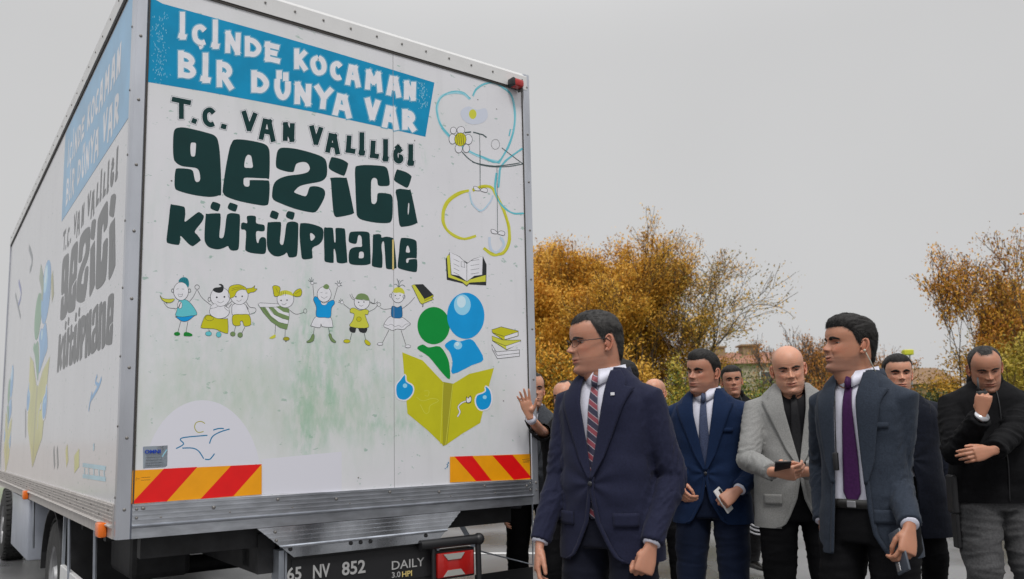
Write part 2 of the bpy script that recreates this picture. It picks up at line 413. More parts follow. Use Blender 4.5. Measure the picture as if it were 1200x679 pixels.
MB().prism([(BW-d, Z0+z) for d, z in ribs(SILL, 5)], 'y', .056, BL-.03).build('side_sill', M_SSILL, truck)
# rivets
b = MB()
for k in range(9):
    z = Z0+.12+k*(ZT-Z0-.1)/8
    for x in (PW*.5, BW-PW*.5): b.sphere((x, -.001, z), (.007, .004, .007), 8, 6)
    b.sphere((-.001, .038, z+.05), (.003, .006, .006), 8, 6)
for k in range(14):
    x = .13+k*(BW-.26)/13; b.sphere((x, -.005, ZT+.055), (.006, .003, .006), 8, 6)
for k in range(8):
    x = .1+k*(BW-.2)/7; b.sphere((x, -.007, Z0+SILL*(.75 if k % 2 else .86)), (.008, .004, .008), 8, 6); b.sphere((x+.07, -.006, Z0+SILL*.56), (.005, .003, .005), 8, 6)
for x in (.075, BW-.075):
    for z in (.6, .85): b.sphere((x, -.008, Z0+SILL*z), (.006, .004, .006), 8, 6)
for k in range(28):
    y = .15+k*.21; b.sphere((-.006, y, Z0+SILL*(.6 if k % 2 else .82)), (.003, .006, .006), 8, 6); b.sphere((-.004, y, ZT+.05), (.003, .006, .006), 8, 6)
for p in ((201, 212), (486, 165), (560, 117), (582, 128), (335, 400), (590, 470), (300, 545), (420, 560)):
    q = rear(*p, PY); b.sphere((q.x, PY, q.z), (.004, .002, .004), 8, 6)
tpart(b, 'rivets', M_RIVET, True)['kind'] = 'stuff'
# door seam and hem line on the rear wall
b = MB(); x = rear(461, 300, PY).x; b.box((x, PY-.0012, Z0+SILL), (x+.0022, PY+.001, ZT-.01)); tpart(b, 'door_seam', mat('seam_grey', srgb(150, 150, 152), .6))

# ---- lamps
def lamp(name, c, s, m, bev=.008):
    return auto_smooth(MB().box((c[0]-s[0]/2, c[1]-s[1]/2, c[2]-s[2]/2), (c[0]+s[0]/2, c[1]+s[1]/2, c[2]+s[2]/2), bev).build(name, m, truck))
for y in (.20, 3.2): lamp('side_marker_lamp', (-.022, y, Z0+.028), (.034, .085 if y < 1 else .09, .062), M_AMBER)
q = rear(603, 96, -.03); lb = lamp('clearance_lamp', (q.x+.012, -.035, q.z-.012), (.07, .06, .045), M_RED, .012)
lamp('clearance_lamp', (q.x-.026, -.036, q.z-.012), (.02, .055, .047), M_BLACKPL, .006)
MB().box((q.x+.045, -.045, q.z-.045), (q.x+.052, -.002, q.z+.022)).build('lamp_bracket', M_DIRT, truck)

# ---- aluminium valance below the sill
tl, tr_, br_, bl_ = (rear(302, 622.5), rear(541, 602), rear(514, 635.5), rear(345, 652.5))
z1_, z2_ = Z0-.003, (br_.z+bl_.z)/2
def vx(z, side_):
    a, c = (tl, bl_) if side_ == 0 else (tr_, br_); t = (z-z1_)/(z2_-z1_); return a.x+(c.x-a.x)*t
vs = []; fs = []; prof = ribs(z1_-z2_, 4)
for d, z in prof[1:-1]: vs += [(vx(z2_+z, 0), .012+d, z2_+z), (vx(z2_+z, 1), .012+d, z2_+z)]
for i in range(len(prof)-3): fs.append((2*i, 2*i+1, 2*i+3, 2*i+2))
o = mesh_obj('valance', vs, fs, M_ALU2, truck); sm = o.modifiers.new('s', 'SOLIDIFY'); sm.thickness = .004
for p in ((341, 644), (412, 637), (423.5, 636), (435, 635), (500, 628)):
    c = rear(*p); MB().sphere((c.x, .004, c.z), (.0095, .004, .0095), 10, 6).build('bolt_hole', M_BLACKPL, truck, True)
for p in ((323, 624), (324.5, 634)): c = rear(*p); MB().sphere((c.x, .003, c.z), (.007, .004, .007), 8, 6).build('rivet', M_RIVET, truck, True)

# ---- under the box: rails, bumper, lamps, wheels, guards
b = MB()
for x in (.62, BW-.70): b.box((x, .1, .60), (x+.08, BL+1.2, .78))
for y in (.12, .9, 1.6, 2.5, 3.4, 4.3, 5.2): b.box((.12, y, .72), (BW-.12, y+.06, Z0+.03)); b.box((.62, y+.1, .62), (BW-.62, y+.2, .7))
b.build('chassis_frame', M_DARKSTEEL, truck)
# bumper carrier with number plate
xl = rear(335, 665, .06).x; xr = rear(508, 650, .06).x; zt = z2_+.012
b = MB(); b.box((xl, .045, .33), (xr, .10, zt), .006); b.box((xl+.02, .04, .50), (xr-.01, .046, zt-.03)); bump = b.build('rear_bumper', M_BLACKPL, truck)
for q_ in (((xl-.045, .03, .30), (xl-.02, .12, zt+.02)), ((xl-.015, .035, .30), (xl-.004, .11, zt+.03)), ((xr+.002, .03, .33), (xr+.018, .1, zt+.01))): MB().box(*q_).build('bumper_bracket', M_GALV, truck)
def put_text(name, txt, px, py, hpx, m, y0, par, wpx=None, bold=.012):
    v, f = text_mesh(txt, 1, 0.004, bold)
    xs = [p[0] for p in v]; ys = [p[1] for p in v]; w = max(xs)-min(xs); h = max(ys)-min(ys)
    a = rear(px, py, y0); c = rear(px, py-hpx, y0); s = (c.z-a.z)/h
    sx = s
    if wpx: sx = (rear(px+wpx, py, y0).x-a.x)/w
    return mesh_obj(name, [(a.x+(p[0]-min(xs))*sx, y0-.002-p[2]*.2, a.z+(p[1]-min(ys))*s) for p in v], f, m, par)
for tx_, px_, py_, wp_ in (('65', 336, 681.5, 17), ('NV', 366.5, 678.5, 20), ('852', 400.5, 675, 27.5)): put_text('plate_writing', tx_, px_, py_, 16, I_PLATE, .038, bump, wp_, .02)
put_text('badge_writing', 'DAILY', 459, 668, 10, I_PLATE, .038, bump, 38, .004)
put_text('badge_writing', '3.0', 459, 677.5, 6.5, I_PLATE, .038, bump, 10, .006)
put_text('badge_writing', 'HPI', 471, 676.5, 6.5, I_GOLD, .038, bump, 11.5, .01)
# tail lamp cluster in a black cage
def tail_lamp(xa, mirror=False):
    sgn = -1 if mirror else 1
    zt_ = rear(535, 645, .05).z-(.15 if mirror else 0); zb_ = zt_-.125; w = .225
    def X(u): return xa+sgn*u
    b = MB(); b.box((X(-.015), .02, zb_-.012), (X(w+.015), .085, zt_+.012), .008); h = b.build('tail_lamp', M_BLACKPL, truck)
    lens = MB(); lens.box((X(0), .004, zb_), (X(w), .03, zt_), .006); auto_smooth(lens.build('lens', M_RED, h))
    for zz, s2 in ((zt_-.006, -1), (zb_+.006, 1)):
        c = [(X(.035), zz), (X(w-.06), zz), (X(w-.085), zz+s2*.030), (X(.062), zz+s2*.030)]
        MB().prism(c, 'y', -.001, .012).build('lens', M_CLEAR, h)
    cage = MB(); zc = zt_+.052
    cage.tube([(X(-.10), .01, zc), (X(w+.03), .01, zc)], .026, 14)
    cage.sphere((X(w+.035), .01, zc), .032, 14, 10)
    cage.tube([(X(w+.03), .01, zc), (X(w+.035), .01, zb_-.06)], .016, 10)
    cage.tube([(X(-.02), .01, zc), (X(-.02), .01, zb_-.06)], .012, 10)
    auto_smooth(cage.build('lamp_guard', M_BLACKPL, h)); return h
tail_lamp(rear(512, 655, .01).x)

tail_lamp(BW-rear(512, 655, .01).x, True)
# underrun beam and thin bracing frames
b = MB(); b.box((.12, .10, .28), (BW-.12, .16, .40), .01); b.build('underrun_bar', M_GALV, truck)
b = MB(); a = rear(535, 603, .1); c = rear(548, 640, .25); b.tube([(a.x, .15, Z0), (c.x+.02, .22, c.z)], .018, 4); b.build('brace', M_GALV, truck)
b = MB(); q1 = rear(624, 592, .3); q2 = rear(624.5, 662, .3); q3 = rear(560, 645.5, .3)
b.tube([(q1.x, .3, Z0+.01), (q2.x, .3, q2.z), (q3.x, .3, q3.z)], .0055, 6); b.build('flap_frame', M_GALV, truck)
MB().box((q3.x-.02, .30, .30), (q2.x, .306, q2.z-.012)).build('mud_flap', M_BLACKPL, truck)
def wheel(x, y, dual=True, steer=False):
    r = .37; w = .22; s = 1 if x < 1 else -1
    parts = MB()
    for k in range(2 if dual else 1):
        c = x+s*k*.26
        parts.lathe([(.20, -w/2+.01), (.29, -w/2), (.345, -w/2+.012), (r-.004, -w/2+.035), (r, -w/2+.05), (r, w/2-.05), (r-.004, w/2-.035), (.345, w/2-.012), (.29, w/2), (.20, w/2-.01)], 40, 'x', (c, y, r))
    t = parts.build('wheel', M_RUB, truck); auto_smooth(t, 30)
    tr = MB()
    for k in range(44):
        a = 2*PI*k/44
        for u in (-.075, -.026, .026, .075):
            aa = a+(.05 if abs(u) > .05 else 0)
            cx_, cy_, cz_ = x+u, y+math.cos(aa)*r, r+math.sin(aa)*r
            tr.box((-.021, -.017, -.006), (.021, .017, .006), 0, Matrix.Translation((cx_, cy_, cz_)) @ Matrix.Rotation(aa-PI/2, 4, 'X'))
    tr.build('tread', M_RUB, t)
    rm = MB(); o_ = -s
    rm.lathe([(.205, o_*w/2*.92), (.19, o_*w/2*.8), (.18, o_*.02), (.15, o_*.0), (.10, o_*.03), (.075, o_*.09), (.07, o_*.10), (.0, o_*.10)], 32, 'x', (x, y, r))
    for k in range(6): a = 2*PI*k/6; rm.sphere((x+o_*.02, y+.14*math.cos(a), r+.14*math.sin(a)), .014, 8, 6)
    auto_smooth(rm.build('rim', M_RIM, t)); return t
AX = 2.25
wheel(.16, AX); wheel(BW-.16, AX); wheel(.2, 6.6, False); wheel(BW-.2, 6.6, False)
MB().cyl((.16, AX, .37), (BW-.16, AX, .37), .06).build('axle', M_DARKSTEEL, truck)
# arches and flaps round the rear wheels
for s, x in ((1, .04), (-1, BW-.04)):
    p = []; n = 12
    for i in range(n+1): a = PI*i/n; p.append((AX+.47*math.cos(a), .38+.43*math.sin(a)))
    for i in range(n, -1, -1): a = PI*i/n; p.append((AX+.46*math.cos(a), .38+.42*math.sin(a)))
    MB().prism(p, 'x', x, x+s*.52).build('mudguard', M_DARKSTEEL, truck)
    MB().box((x, AX-.52, .20), (x+s*.48, AX-.51, Z0), 0).build('mud_flap', M_DARKSTEEL, truck)
    b = MB(); b.box((x-s*.002, AX-.53, .42), (x+s*.012, AX-.505, Z0)); b.build('flap_edge', M_GALV, truck)
for y, dz in ((3.02, .34), (1.35, .34), (.56, .36)):
    MB().tube([(.015, y, Z0+.01), (.03, y+.04, Z0-dz)], .009, 6).build('stay', M_GALV, truck)
b = MB(); b.box((.03, .52, .42), (.055, AX-.52, .52), .004); b.box((.03, .50, .30), (.055, AX-.52, .34), .004); b.build('side_guard', M_FRAME, truck)
b = MB(); b.box((.02, 3.35, .36), (.45, 4.6, Z0-.02), .012); auto_smooth(b.build('tool_box', mat('toolbox_paint', (.42, .45, .52), .35, .3, var=.1, scale=5), truck))
b = MB(); b.box((.25, .95, .50), (.55, 1.5, .74), .03); b.box((1.2, 1.0, .42), (1.75, 1.5, .74), .05); b.build('spare_tank', M_DARKSTEEL, truck)
b = MB(); b.tube([(.9, .5, .62), (.95, 1.4, .6), (.95, 2.6, .58)], .04, 12); b.build('exhaust', M_DIRT, truck)
# ---- cab beyond the box
cabp = [(BL+.10, .45), (BL+.10, 2.10), (BL+.45, 2.22), (BL+.95, 2.18), (BL+1.55, 1.45), (BL+2.15, 1.22), (BL+2.35, .95), (BL+2.38, .45)]
cab = MB().prism(cabp, 'x', .16, BW-.16).build('cab', mat('cab_paint', (.7, .7, .7), .3, coat=.5), truck)
mod = cab.modifiers.new('b', 'BEVEL'); mod.width = .06; mod.segments = 3
M_WIN = mat('dark_glass', (.02, .025, .03), .05, coat=1)
for x in (.157, BW-.157):
    MB().prism([(BL+.55, 1.45), (BL+.55, 2.0), (BL+.95, 2.0), (BL+1.38, 1.5), (BL+1.38, 1.42)], 'x', x-.004, x+.004).build('window', M_WIN, cab)
    MB().box((x-.03 if x < 1 else x, BL+1.3, 1.35), (x if x < 1 else x+.03, BL+1.36, 1.7), 0).build('mirror', M_BLACKPL, cab)
n_ = Vector((.6, .73)); w0, w1 = (BL+1.0, 2.13), (BL+1.5, 1.52)
vs = [(.3, w0[0]+.02, w0[1]+.018), (BW-.3, w0[0]+.02, w0[1]+.018), (BW-.26, w1[0]+.02, w1[1]+.018), (.26, w1[0]+.02, w1[1]+.018)]
mesh_obj('windscreen', vs, [(0, 1, 2, 3)], M_WIN, cab)
for x in (.32, BW-.32): MB().box((x-.14, BL+2.33, .82), (x+.14, BL+2.37, .98), .01).build('headlight', M_CLEAR, cab)
MB().box((.2, BL+2.33, .38), (BW-.2, BL+2.46, .62), .03).build('bumper', M_BLACKPL, cab)

# ================================================================== ARTWORK ON THE REAR WALL
# banner
A = Art(); A.fill([(171.5, -6), (190.5, 4.5), (240, 18.2), (310, 37.6), (380, 58), (445, 77.5), (509, 97), (498.5, 160.5), (440, 147.5), (370, 132), (300, 118.5), (240, 107.5), (171, 96)], I_BLUE, smooth=False)
A.crop = (150, 0, 3.396)
rr = random.Random(3)
for i in range(120):    # cracked, flaked print near the left edge and the right end
    x, y = rr.gauss(128, 16), rr.uniform(45, 330)
    A.stroke([(x, y), (x+rr.uniform(-4, 4), y+rr.uniform(3, 9))], .45, I_LBLUE, smooth=False, z=2+i%2)
A.crop = (340, 45, 5.656)
for i in range(60):
    x, y = rr.gauss(880, 22), rr.uniform(290, 470)
    A.stroke([(x, y), (x+rr.uniform(-6, 6), y+rr.uniform(4, 14))], .5, I_LBLUE, smooth=False, z=4+i%2)
A.realise('banner', mrear, truck, .0004)
row1 = [('İ',208,219.5,14,47),('Ç',224,243.5,28,58),('İ',246.5,258,23,58),('N',262,283.5,37,64),('D',285,306.5,44,68),('E',308.5,328.5,50,74),
        ('K',343,360.5,58,82.5),('O',363,383,64.5,89),('C',386,402.5,71,95),('A',404.5,422.5,76,101.5),('M',427,448.5,82.5,107),('A',452.5,470,89,113.5),('N',472,488.5,95,118)]
row2 = [('B',207,230.5,61,93),('İ',233.5,248,62,98),('R',252,273.5,72,104),('D',292.5,315.5,84,110.5),('Ü',320,342,83,118),('N',343,366.5,97,124),
        ('Y',368.5,390.5,101,128.5),('A',389.5,412,110,137.5),('V',427,446,116,142),('A',447.5,467.5,124,151.5),('R',470,487.5,129,153.5)]
A = Art(); letters(A, row1, .24, [(8.2, I_LBLUE), (7.4, I_MBLUE), (6.5, I_LBLUE), (5.8, I_WHT)])
letters(A, row2, .24, [(8.8, I_LBLUE), (8.0, I_MBLUE), (7.1, I_LBLUE), (6.4, I_WHT)])
A.realise('banner_lettering', mrear, truck, .0007)
row3 = [('T',201,224,114,140),('.',224,231,138,146),('C',236,254,125,150),('.',258,266,145,152),('V',282.5,302,131,155),('A',303,323,139,165.5),('N',330,346.5,143.5,166.5),
        ('V',362,379,148,171),('A',381,398.5,156,180.5),('L',404,417,159,181),('İ',419.5,428.5,155,183),('L',432.5,444.5,165,187),('İ',447.5,456,163,190),('Ğ',459.5,473.5,168,192.5),('İ',476.5,486,169,195)]
A = Art(); letters(A, row3, .2, [(8.2, I_LN), (7.5, I_WHT), (5.9, I_GRN)])
A.realise('title_lettering', mrear, truck, .0004)
# big hand-drawn words
G = Art((190, 140, 5.656))
G.fill([(80,75),(110,55),(170,58),(300,90),(350,110),(372,150),(385,260),(392,480),(375,505),(310,515),(200,500),(110,475),(85,455),(82,400),(88,340),(105,325),(180,330),(205,345),(212,380),(220,408),(232,416),(248,408),(252,385),(245,345),(228,325),(190,318),(130,310),(90,285),(75,250),(72,150)], I_GRN,
       [[(190,160),(205,154),(222,158),(224,180),(218,240),(205,247),(192,240),(187,200)]])
G.fill([(445,200),(462,155),(480,135),(540,135),(620,148),(680,165),(705,190),(713,240),(710,385),(690,392),(600,388),(550,388),(540,400),(542,435),(560,447),(578,440),(580,410),(590,403),(690,405),(710,415),(712,480),(705,555),(690,570),(650,570),(520,545),(430,515),(405,490),(402,460),(420,330)], I_GRN,
       [[(545,315),(550,265),(562,240),(575,235),(590,245),(597,280),(600,318),(570,322)]])
G.crop = (310, 160, 5.658)
G.fill([(75,190),(80,120),(95,85),(130,75),(220,85),(340,118),(395,145),(412,180),(415,240),(405,275),(370,300),(290,315),(235,330),(205,355),(197,370),(215,380),(265,397),(282,385),(295,345),(310,332),(350,332),(390,348),(402,375),(395,410),(370,460),(340,500),(300,503),(200,480),(90,438),(55,415),(50,380),(60,320),(90,285),(150,262),(230,252),(280,240),(298,222),(298,200),(280,175),(250,170),(215,180),(203,200),(195,230),(180,237),(140,232),(90,215)], I_GRN)
G.fill([(425,195),(440,145),(455,138),(510,152),(550,175),(552,195),(535,250),(520,260),(480,245),(435,220)], I_GRN)
G.fill([(440,275),(530,275),(550,295),(590,490),(590,510),(560,522),(490,535),(470,532),(458,510),(450,440),(440,300)], I_GRN)
G.fill([(600,215),(620,195),(680,190),(770,195),(805,205),(820,235),(830,300),(825,325),(800,330),(760,328),(750,315),(745,285),(728,275),(712,285),(706,320),(708,430),(720,448),(735,445),(745,425),(748,385),(765,375),(820,380),(845,395),(850,440),(848,530),(838,565),(815,575),(740,573),(650,555),(615,530),(608,480),(602,330)], I_GRN)
G.fill([(858,280),(875,225),(890,222),(940,238),(972,262),(972,280),(955,330),(940,340),(910,325),(868,300)], I_GRN)
G.fill([(873,353),(955,355),(972,370),(1012,560),(1010,575),(970,592),(915,600),(900,595),(890,560),(880,430)], I_GRN, [[(953,445),(960,450),(957,500),(952,520),(949,500)]])
WORD1 = G
G = Art((185, 225, 7.15))
G.fill([(105,115),(125,108),(200,120),(225,135),(230,190),(225,250),(270,220),(330,175),(350,172),(375,190),(385,210),(370,250),(310,330),(330,360),(358,400),(350,415),(300,452),(280,452),(250,430),(192,370),(188,400),(180,438),(160,445),(90,432),(73,415),(75,370),(90,250)], I_GRN)
G.fill([(400,200),(415,185),(510,180),(525,195),(525,260),(515,370),(530,388),(548,380),(560,330),(575,210),(590,185),(620,178),(670,185),(688,205),(685,320),(680,450),(670,485),(640,493),(610,488),(595,470),(585,455),(540,475),(490,482),(430,465),(400,430),(390,380)], I_GRN)
for d in ([(440,125),(455,88),(475,85),(515,100),(523,115),(510,155),(495,163),(450,145)], [(585,130),(600,95),(615,92),(660,108),(668,120),(655,160),(640,165),(600,150)],
          [(938,200),(952,162),(970,158),(1008,175),(1012,190),(1000,225),(985,230),(945,215)], [(1073,195),(1085,168),(1100,162),(1139,172),(1146,187),(1134,228),(1118,233),(1080,215)]): G.fill(d, I_GRN)
G.fill([(745,210),(765,200),(800,200),(822,212),(825,262),(880,275),(895,290),(893,325),(870,332),(828,330),(822,370),(828,415),(840,430),(850,400),(865,382),(885,380),(905,395),(908,450),(905,500),(890,520),(850,520),(780,512),(740,495),(732,470),(738,330),(700,315),(697,280),(702,262),(720,257),(748,262)], I_GRN)
G.fill([(918,270),(935,255),(1015,252),(1032,265),(1030,330),(1022,420),(1035,443),(1050,438),(1062,380),(1077,274),(1101,252),(1144,250),(1173,264),(1177,298),(1173,441),(1166,527),(1149,546),(1120,550),(1096,546),(1080,510),(1060,525),(1010,542),(960,530),(920,480),(912,400)], I_GRN)
G.crop = (335, 240, 7.5)
G.fill([(125,175),(140,163),(200,165),(290,190),(325,215),(330,260),(322,310),(290,350),(235,380),(232,430),(235,465),(220,475),(170,482),(145,475),(135,440),(120,270)], I_GRN, [[(213,255),(228,252),(245,265),(255,280),(248,300),(225,318),(215,300)]])
G.fill([(335,210),(360,202),(400,203),(415,215),(420,270),(425,325),(435,330),(437,280),(435,215),(450,205),(500,208),(520,222),(527,320),(540,490),(530,510),(490,517),(455,510),(445,490),(440,440),(430,395),(420,400),(420,500),(410,512),(370,508),(340,495),(338,440),(335,330)], I_GRN)
G.fill([(552,290),(560,250),(585,238),(660,235),(715,240),(735,260),(740,350),(745,500),(735,522),(690,532),(600,530),(560,515),(552,480),(555,420),(575,385),(620,372),(665,370),(668,340),(665,290),(650,268),(635,275),(628,310),(620,340),(600,345),(565,335),(552,320)], I_GRN, [[(645,420),(660,412),(680,418),(685,440),(680,468),(650,472),(640,465),(642,440)]])
G.fill([(765,275),(780,262),(820,258),(838,270),(842,290),(880,282),(930,290),(950,310),(960,400),(972,540),(965,560),(930,568),(890,565),(878,540),(870,420),(862,330),(848,330),(840,370),(848,450),(848,530),(840,555),(800,552),(765,543),(755,520),(762,400)], I_GRN)
G.fill([(1000,350),(1010,300),(1030,292),(1090,297),(1140,315),(1150,350),(1150,465),(1130,470),(1075,470),(1058,482),(1058,505),(1068,513),(1078,500),(1085,483),(1140,478),(1153,490),(1155,540),(1150,585),(1135,593),(1080,585),(1005,565),(985,550),(983,520),(993,430)], I_GRN, [[(1055,415),(1060,375),(1070,360),(1082,375),(1090,415),(1075,422)]])
WORD2 = G
WORD1.realise('main_lettering', mrear, truck, .0004); WORD2.realise('main_lettering', mrear, truck, .0004)
b = MB(); b.box((rear(459.5, 290, PY).x, PY-.0024, rear(459, 316, PY).z), (rear(461.3, 290, PY).x, PY, rear(459, 281, PY).z)); b.build('worn_strip', I_GOLD, truck)

# ---- children
def face(A, cx, cy, r, m=I_BLK, w=.35):
    A.ell(cx-r*.42, cy-r*.1, r*.10, r*.10, m); A.ell(cx+r*.42, cy-r*.15, r*.10, r*.10, m)
    A.stroke([(cx-r*.35, cy+r*.35), (cx, cy+r*.52), (cx+r*.35, cy+r*.3)], w, m)
LW = .45
def outline(A, pts, m, w=LW, holes=(), smooth=True):
    if m: A.fill(pts, m, smooth=smooth)
    A.stroke(pts, w, I_BLK, smooth=smooth, closed=True)
def circ(cx, cy, rx, ry, n=14): return [(cx+rx*math.cos(2*PI*i/n), cy+ry*math.sin(2*PI*i/n)) for i in range(n)]
def kid(fn, crop):
    A = Art(crop); fn(A); return A.realise('cartoon_child', mrear, truck)
I_ = (180, 315, 7.546); J_ = (295, 320, 7.546); K_ = (390, 320, 7.146)
def k1(A):
    A.stroke([(380,190),(350,250),(318,290)], LW, I_BLK); A.stroke([(90,300),(130,345),(205,352)], LW, I_BLK); A.stroke([(100,290),(120,315)], LW, I_BLK)
    A.stroke([(240,465),(215,560)], LW, I_BLK); A.stroke([(302,470),(287,560)], LW, I_BLK)
    outline(A, [(205,425),(200,430),(250,465),(300,462),(350,425),(360,410)], I_SKY)
    outline(A, [(225,280),(255,272),(290,278),(320,300),(360,350),(383,405),(330,418),(250,428),(195,415),(205,370),(215,330)], I_TEAL)
    outline(A, circ(232,322,20,32), I_WHT); A.stroke([(238,300),(222,345)], .9, I_BLK)
    outline(A, circ(242,200,66,80), I_WHT); A.fill([(220,115),(235,88),(265,75),(295,85),(310,110),(312,150),(300,165),(285,140),(255,120)], I_TEAL2)
    for x in (238,255,272,290): A.stroke([(x,90),(x+8,118+(x-238)*.5)], .3, I_BLK)
    A.stroke([(262,72),(262,60)], LW, I_BLK)
    outline(A, circ(168,195,10,16), None); outline(A, circ(318,195,10,16), None)
    A.stroke([(200,182),(220,178)], .35, I_BLK); A.stroke([(250,180),(270,182)], .35, I_BLK); outline(A, [(215,225),(240,232),(255,222),(250,245),(225,248)], I_WHT, .3)
    outline(A, [(57,238),(80,262),(130,270),(182,268),(170,290),(140,302),(100,295),(70,270)], I_YEL2); outline(A, circ(384,163,20,20), None, .4)
    A.fill(circ(207,577,27,17), I_SHOE); A.fill([(265,590),(272,565),(300,562),(340,580),(335,597),(280,597)], I_SHOE)
def k2(A):
    A.stroke([(388,190),(430,260),(510,325)], LW, I_BLK); A.stroke([(640,330),(690,290)], LW, I_BLK); A.stroke([(665,345),(690,310)], LW, I_BLK)
    A.stroke([(485,540),(500,560)], LW, I_BLK); A.stroke([(578,560),(578,575)], LW, I_BLK)
    outline(A, circ(582,380,88,62), I_WHT)
    outline(A, [(455,420),(500,412),(560,440),(640,445),(655,450),(658,560),(640,572),(590,555),(545,535),(480,530),(425,525),(420,505)], I_YEL)
    outline(A, [(455,435),(480,415),(530,430),(520,455),(480,460)], I_YEL, .35)
    outline(A, circ(588,250,86,84), I_WHT); A.fill([(523,190),(540,170),(580,165),(600,155),(575,140),(600,137),(620,160),(612,200),(585,215),(550,210)], I_BLK)
    face(A, 592, 262, 80); outline(A, circ(493,272,12,18), None); outline(A, [(520,318),(550,312),(560,340),(500,350)], I_WHT, .3)
    outline(A, [(625,335),(660,350),(668,375),(640,360)], I_WHT, .3)
    outline(A, circ(485,575,28,20), I_TEAL, .3); outline(A, circ(575,583,22,24), I_TEAL, .3)
def k3(A):
    A.stroke([(725,510),(712,562)], LW, I_BLK); A.stroke([(808,515),(780,570)], LW, I_BLK)
    A.stroke([(820,295),(850,340),(900,350),(898,385),(850,405)], LW, I_BLK); A.stroke([(815,320),(840,360)], LW, I_BLK)
    outline(A, [(700,320),(760,305),(810,318),(830,360),(845,405),(770,412),(700,410),(692,370)], I_WHT)
    outline(A, [(703,412),(780,405),(845,412),(860,490),(830,508),(800,505),(785,465),(765,470),(765,500),(720,505),(697,480)], I_YEL)
    outline(A, circ(757,238,78,80), I_WHT)
    outline(A, [(660,215),(670,165),(710,145),(760,142),(810,165),(822,190),(780,185),(735,205),(715,245),(680,262),(662,250)], I_YEL)
    outline(A, [(822,180),(870,170),(895,150),(890,175),(915,180),(890,205),(860,210),(832,220)], I_YEL)
    for y in (165, 180): A.stroke([(690,y+15),(740,y),(800,y)], .3, I_BLK)
    face(A, 755, 255, 66); outline(A, circ(700,578,22,20), I_SAGE, .3); outline(A, circ(765,587,22,22), I_SAGE, .3)
def k4(A):
    A.stroke([(210,455),(205,545)], LW, I_BLK); A.stroke([(297,490),(293,570)], LW, I_BLK); A.stroke([(335,330),(390,365),(460,350)], LW, I_BLK); outline(A, circ(472,337,14,20), None, .35)
    outline(A, [(55,275),(75,265),(240,275),(330,320),(330,400),(310,500),(250,485),(170,430),(100,350)], I_WHT, smooth=False)
    A.fill([(75,305),(120,305),(170,380),(240,435),(322,455),(312,500),(250,485),(170,430),(105,355)], I_SAGE, smooth=False)
    A.fill([(150,305),(190,305),(235,350),(330,385),(328,420),(270,405),(200,370)], I_SAGE, smooth=False)
    A.fill([(215,300),(260,290),(330,318),(330,355),(280,345)], I_SAGE, smooth=False)
    A.stroke([(100,305),(160,385),(240,435),(322,455)], .3, I_BLK); A.stroke([(150,305),(200,370),(328,420)], .3, I_BLK); A.stroke([(75,303),(235,303)], .35, I_BLK)
    outline(A, circ(297,232,74,76), I_WHT); A.fill([(228,200),(250,165),(300,155),(350,170),(368,205),(330,195),(290,190),(250,205)], I_YEL2)
    for x in (262, 280, 300): A.stroke([(x,165),(x-4,205)], .35, I_BLK)
    outline(A, [(235,205),(200,205),(190,160),(185,120),(215,112),(250,130),(245,170)], I_YEL); outline(A, [(365,190),(390,155),(430,140),(443,170),(430,205),(385,210)], I_YEL)
    A.stroke([(210,130),(235,180)], .3, I_BLK); A.stroke([(385,185),(430,155)], .3, I_BLK)
    face(A, 285, 250, 62); A.fill([(155,575),(205,545),(208,570),(180,582)], I_YEL2); outline(A, circ(305,583,28,16), I_YEL3, .3)
def k5(A):
    A.stroke([(540,110),(550,215)], LW, I_BLK); A.stroke([(758,125),(725,235)], LW, I_BLK)
    for c, q in (((535,90), ((500,65),(510,50),(528,40),(545,55),(575,90))), ((770,105), ((735,90),(755,70),(778,65),(795,85),(800,115)))):
        for e in q: A.stroke([c, e], .55, I_LN, smooth=False)
        outline(A, circ(c[0],c[1],14,12), I_WHT, .35)
    A.stroke([(552,485),(545,545)], LW, I_BLK); A.stroke([(678,485),(690,545)], LW, I_BLK)
    outline(A, [(572,385),(690,390),(715,460),(708,480),(625,475),(612,450),(600,485),(530,470),(525,460)], I_WHT)
    outline(A, [(545,235),(570,210),(630,270),(640,278),(715,240),(732,270),(705,310),(695,392),(640,395),(572,385),(570,300)], I_SKY)
    outline(A, [(610,255),(635,270),(670,260),(650,285),(620,280)], I_WHT, .3); outline(A, circ(640,190,62,68), I_WHT)
    A.fill([(630,125),(645,105),(665,100),(685,120),(670,145),(645,140)], I_SAGE); A.stroke([(608,175),(625,172)], .35, I_BLK); A.stroke([(650,180),(668,178)], .35, I_BLK); A.stroke([(610,210),(640,225),(668,208)], .35, I_BLK)
    outline(A, [(535,545),(552,550),(545,600),(500,618),(485,608),(515,585)], I_SAGE, .35); outline(A, [(680,545),(700,540),(712,575),(742,605),(735,618),(700,600)], I_SAGE, .35)
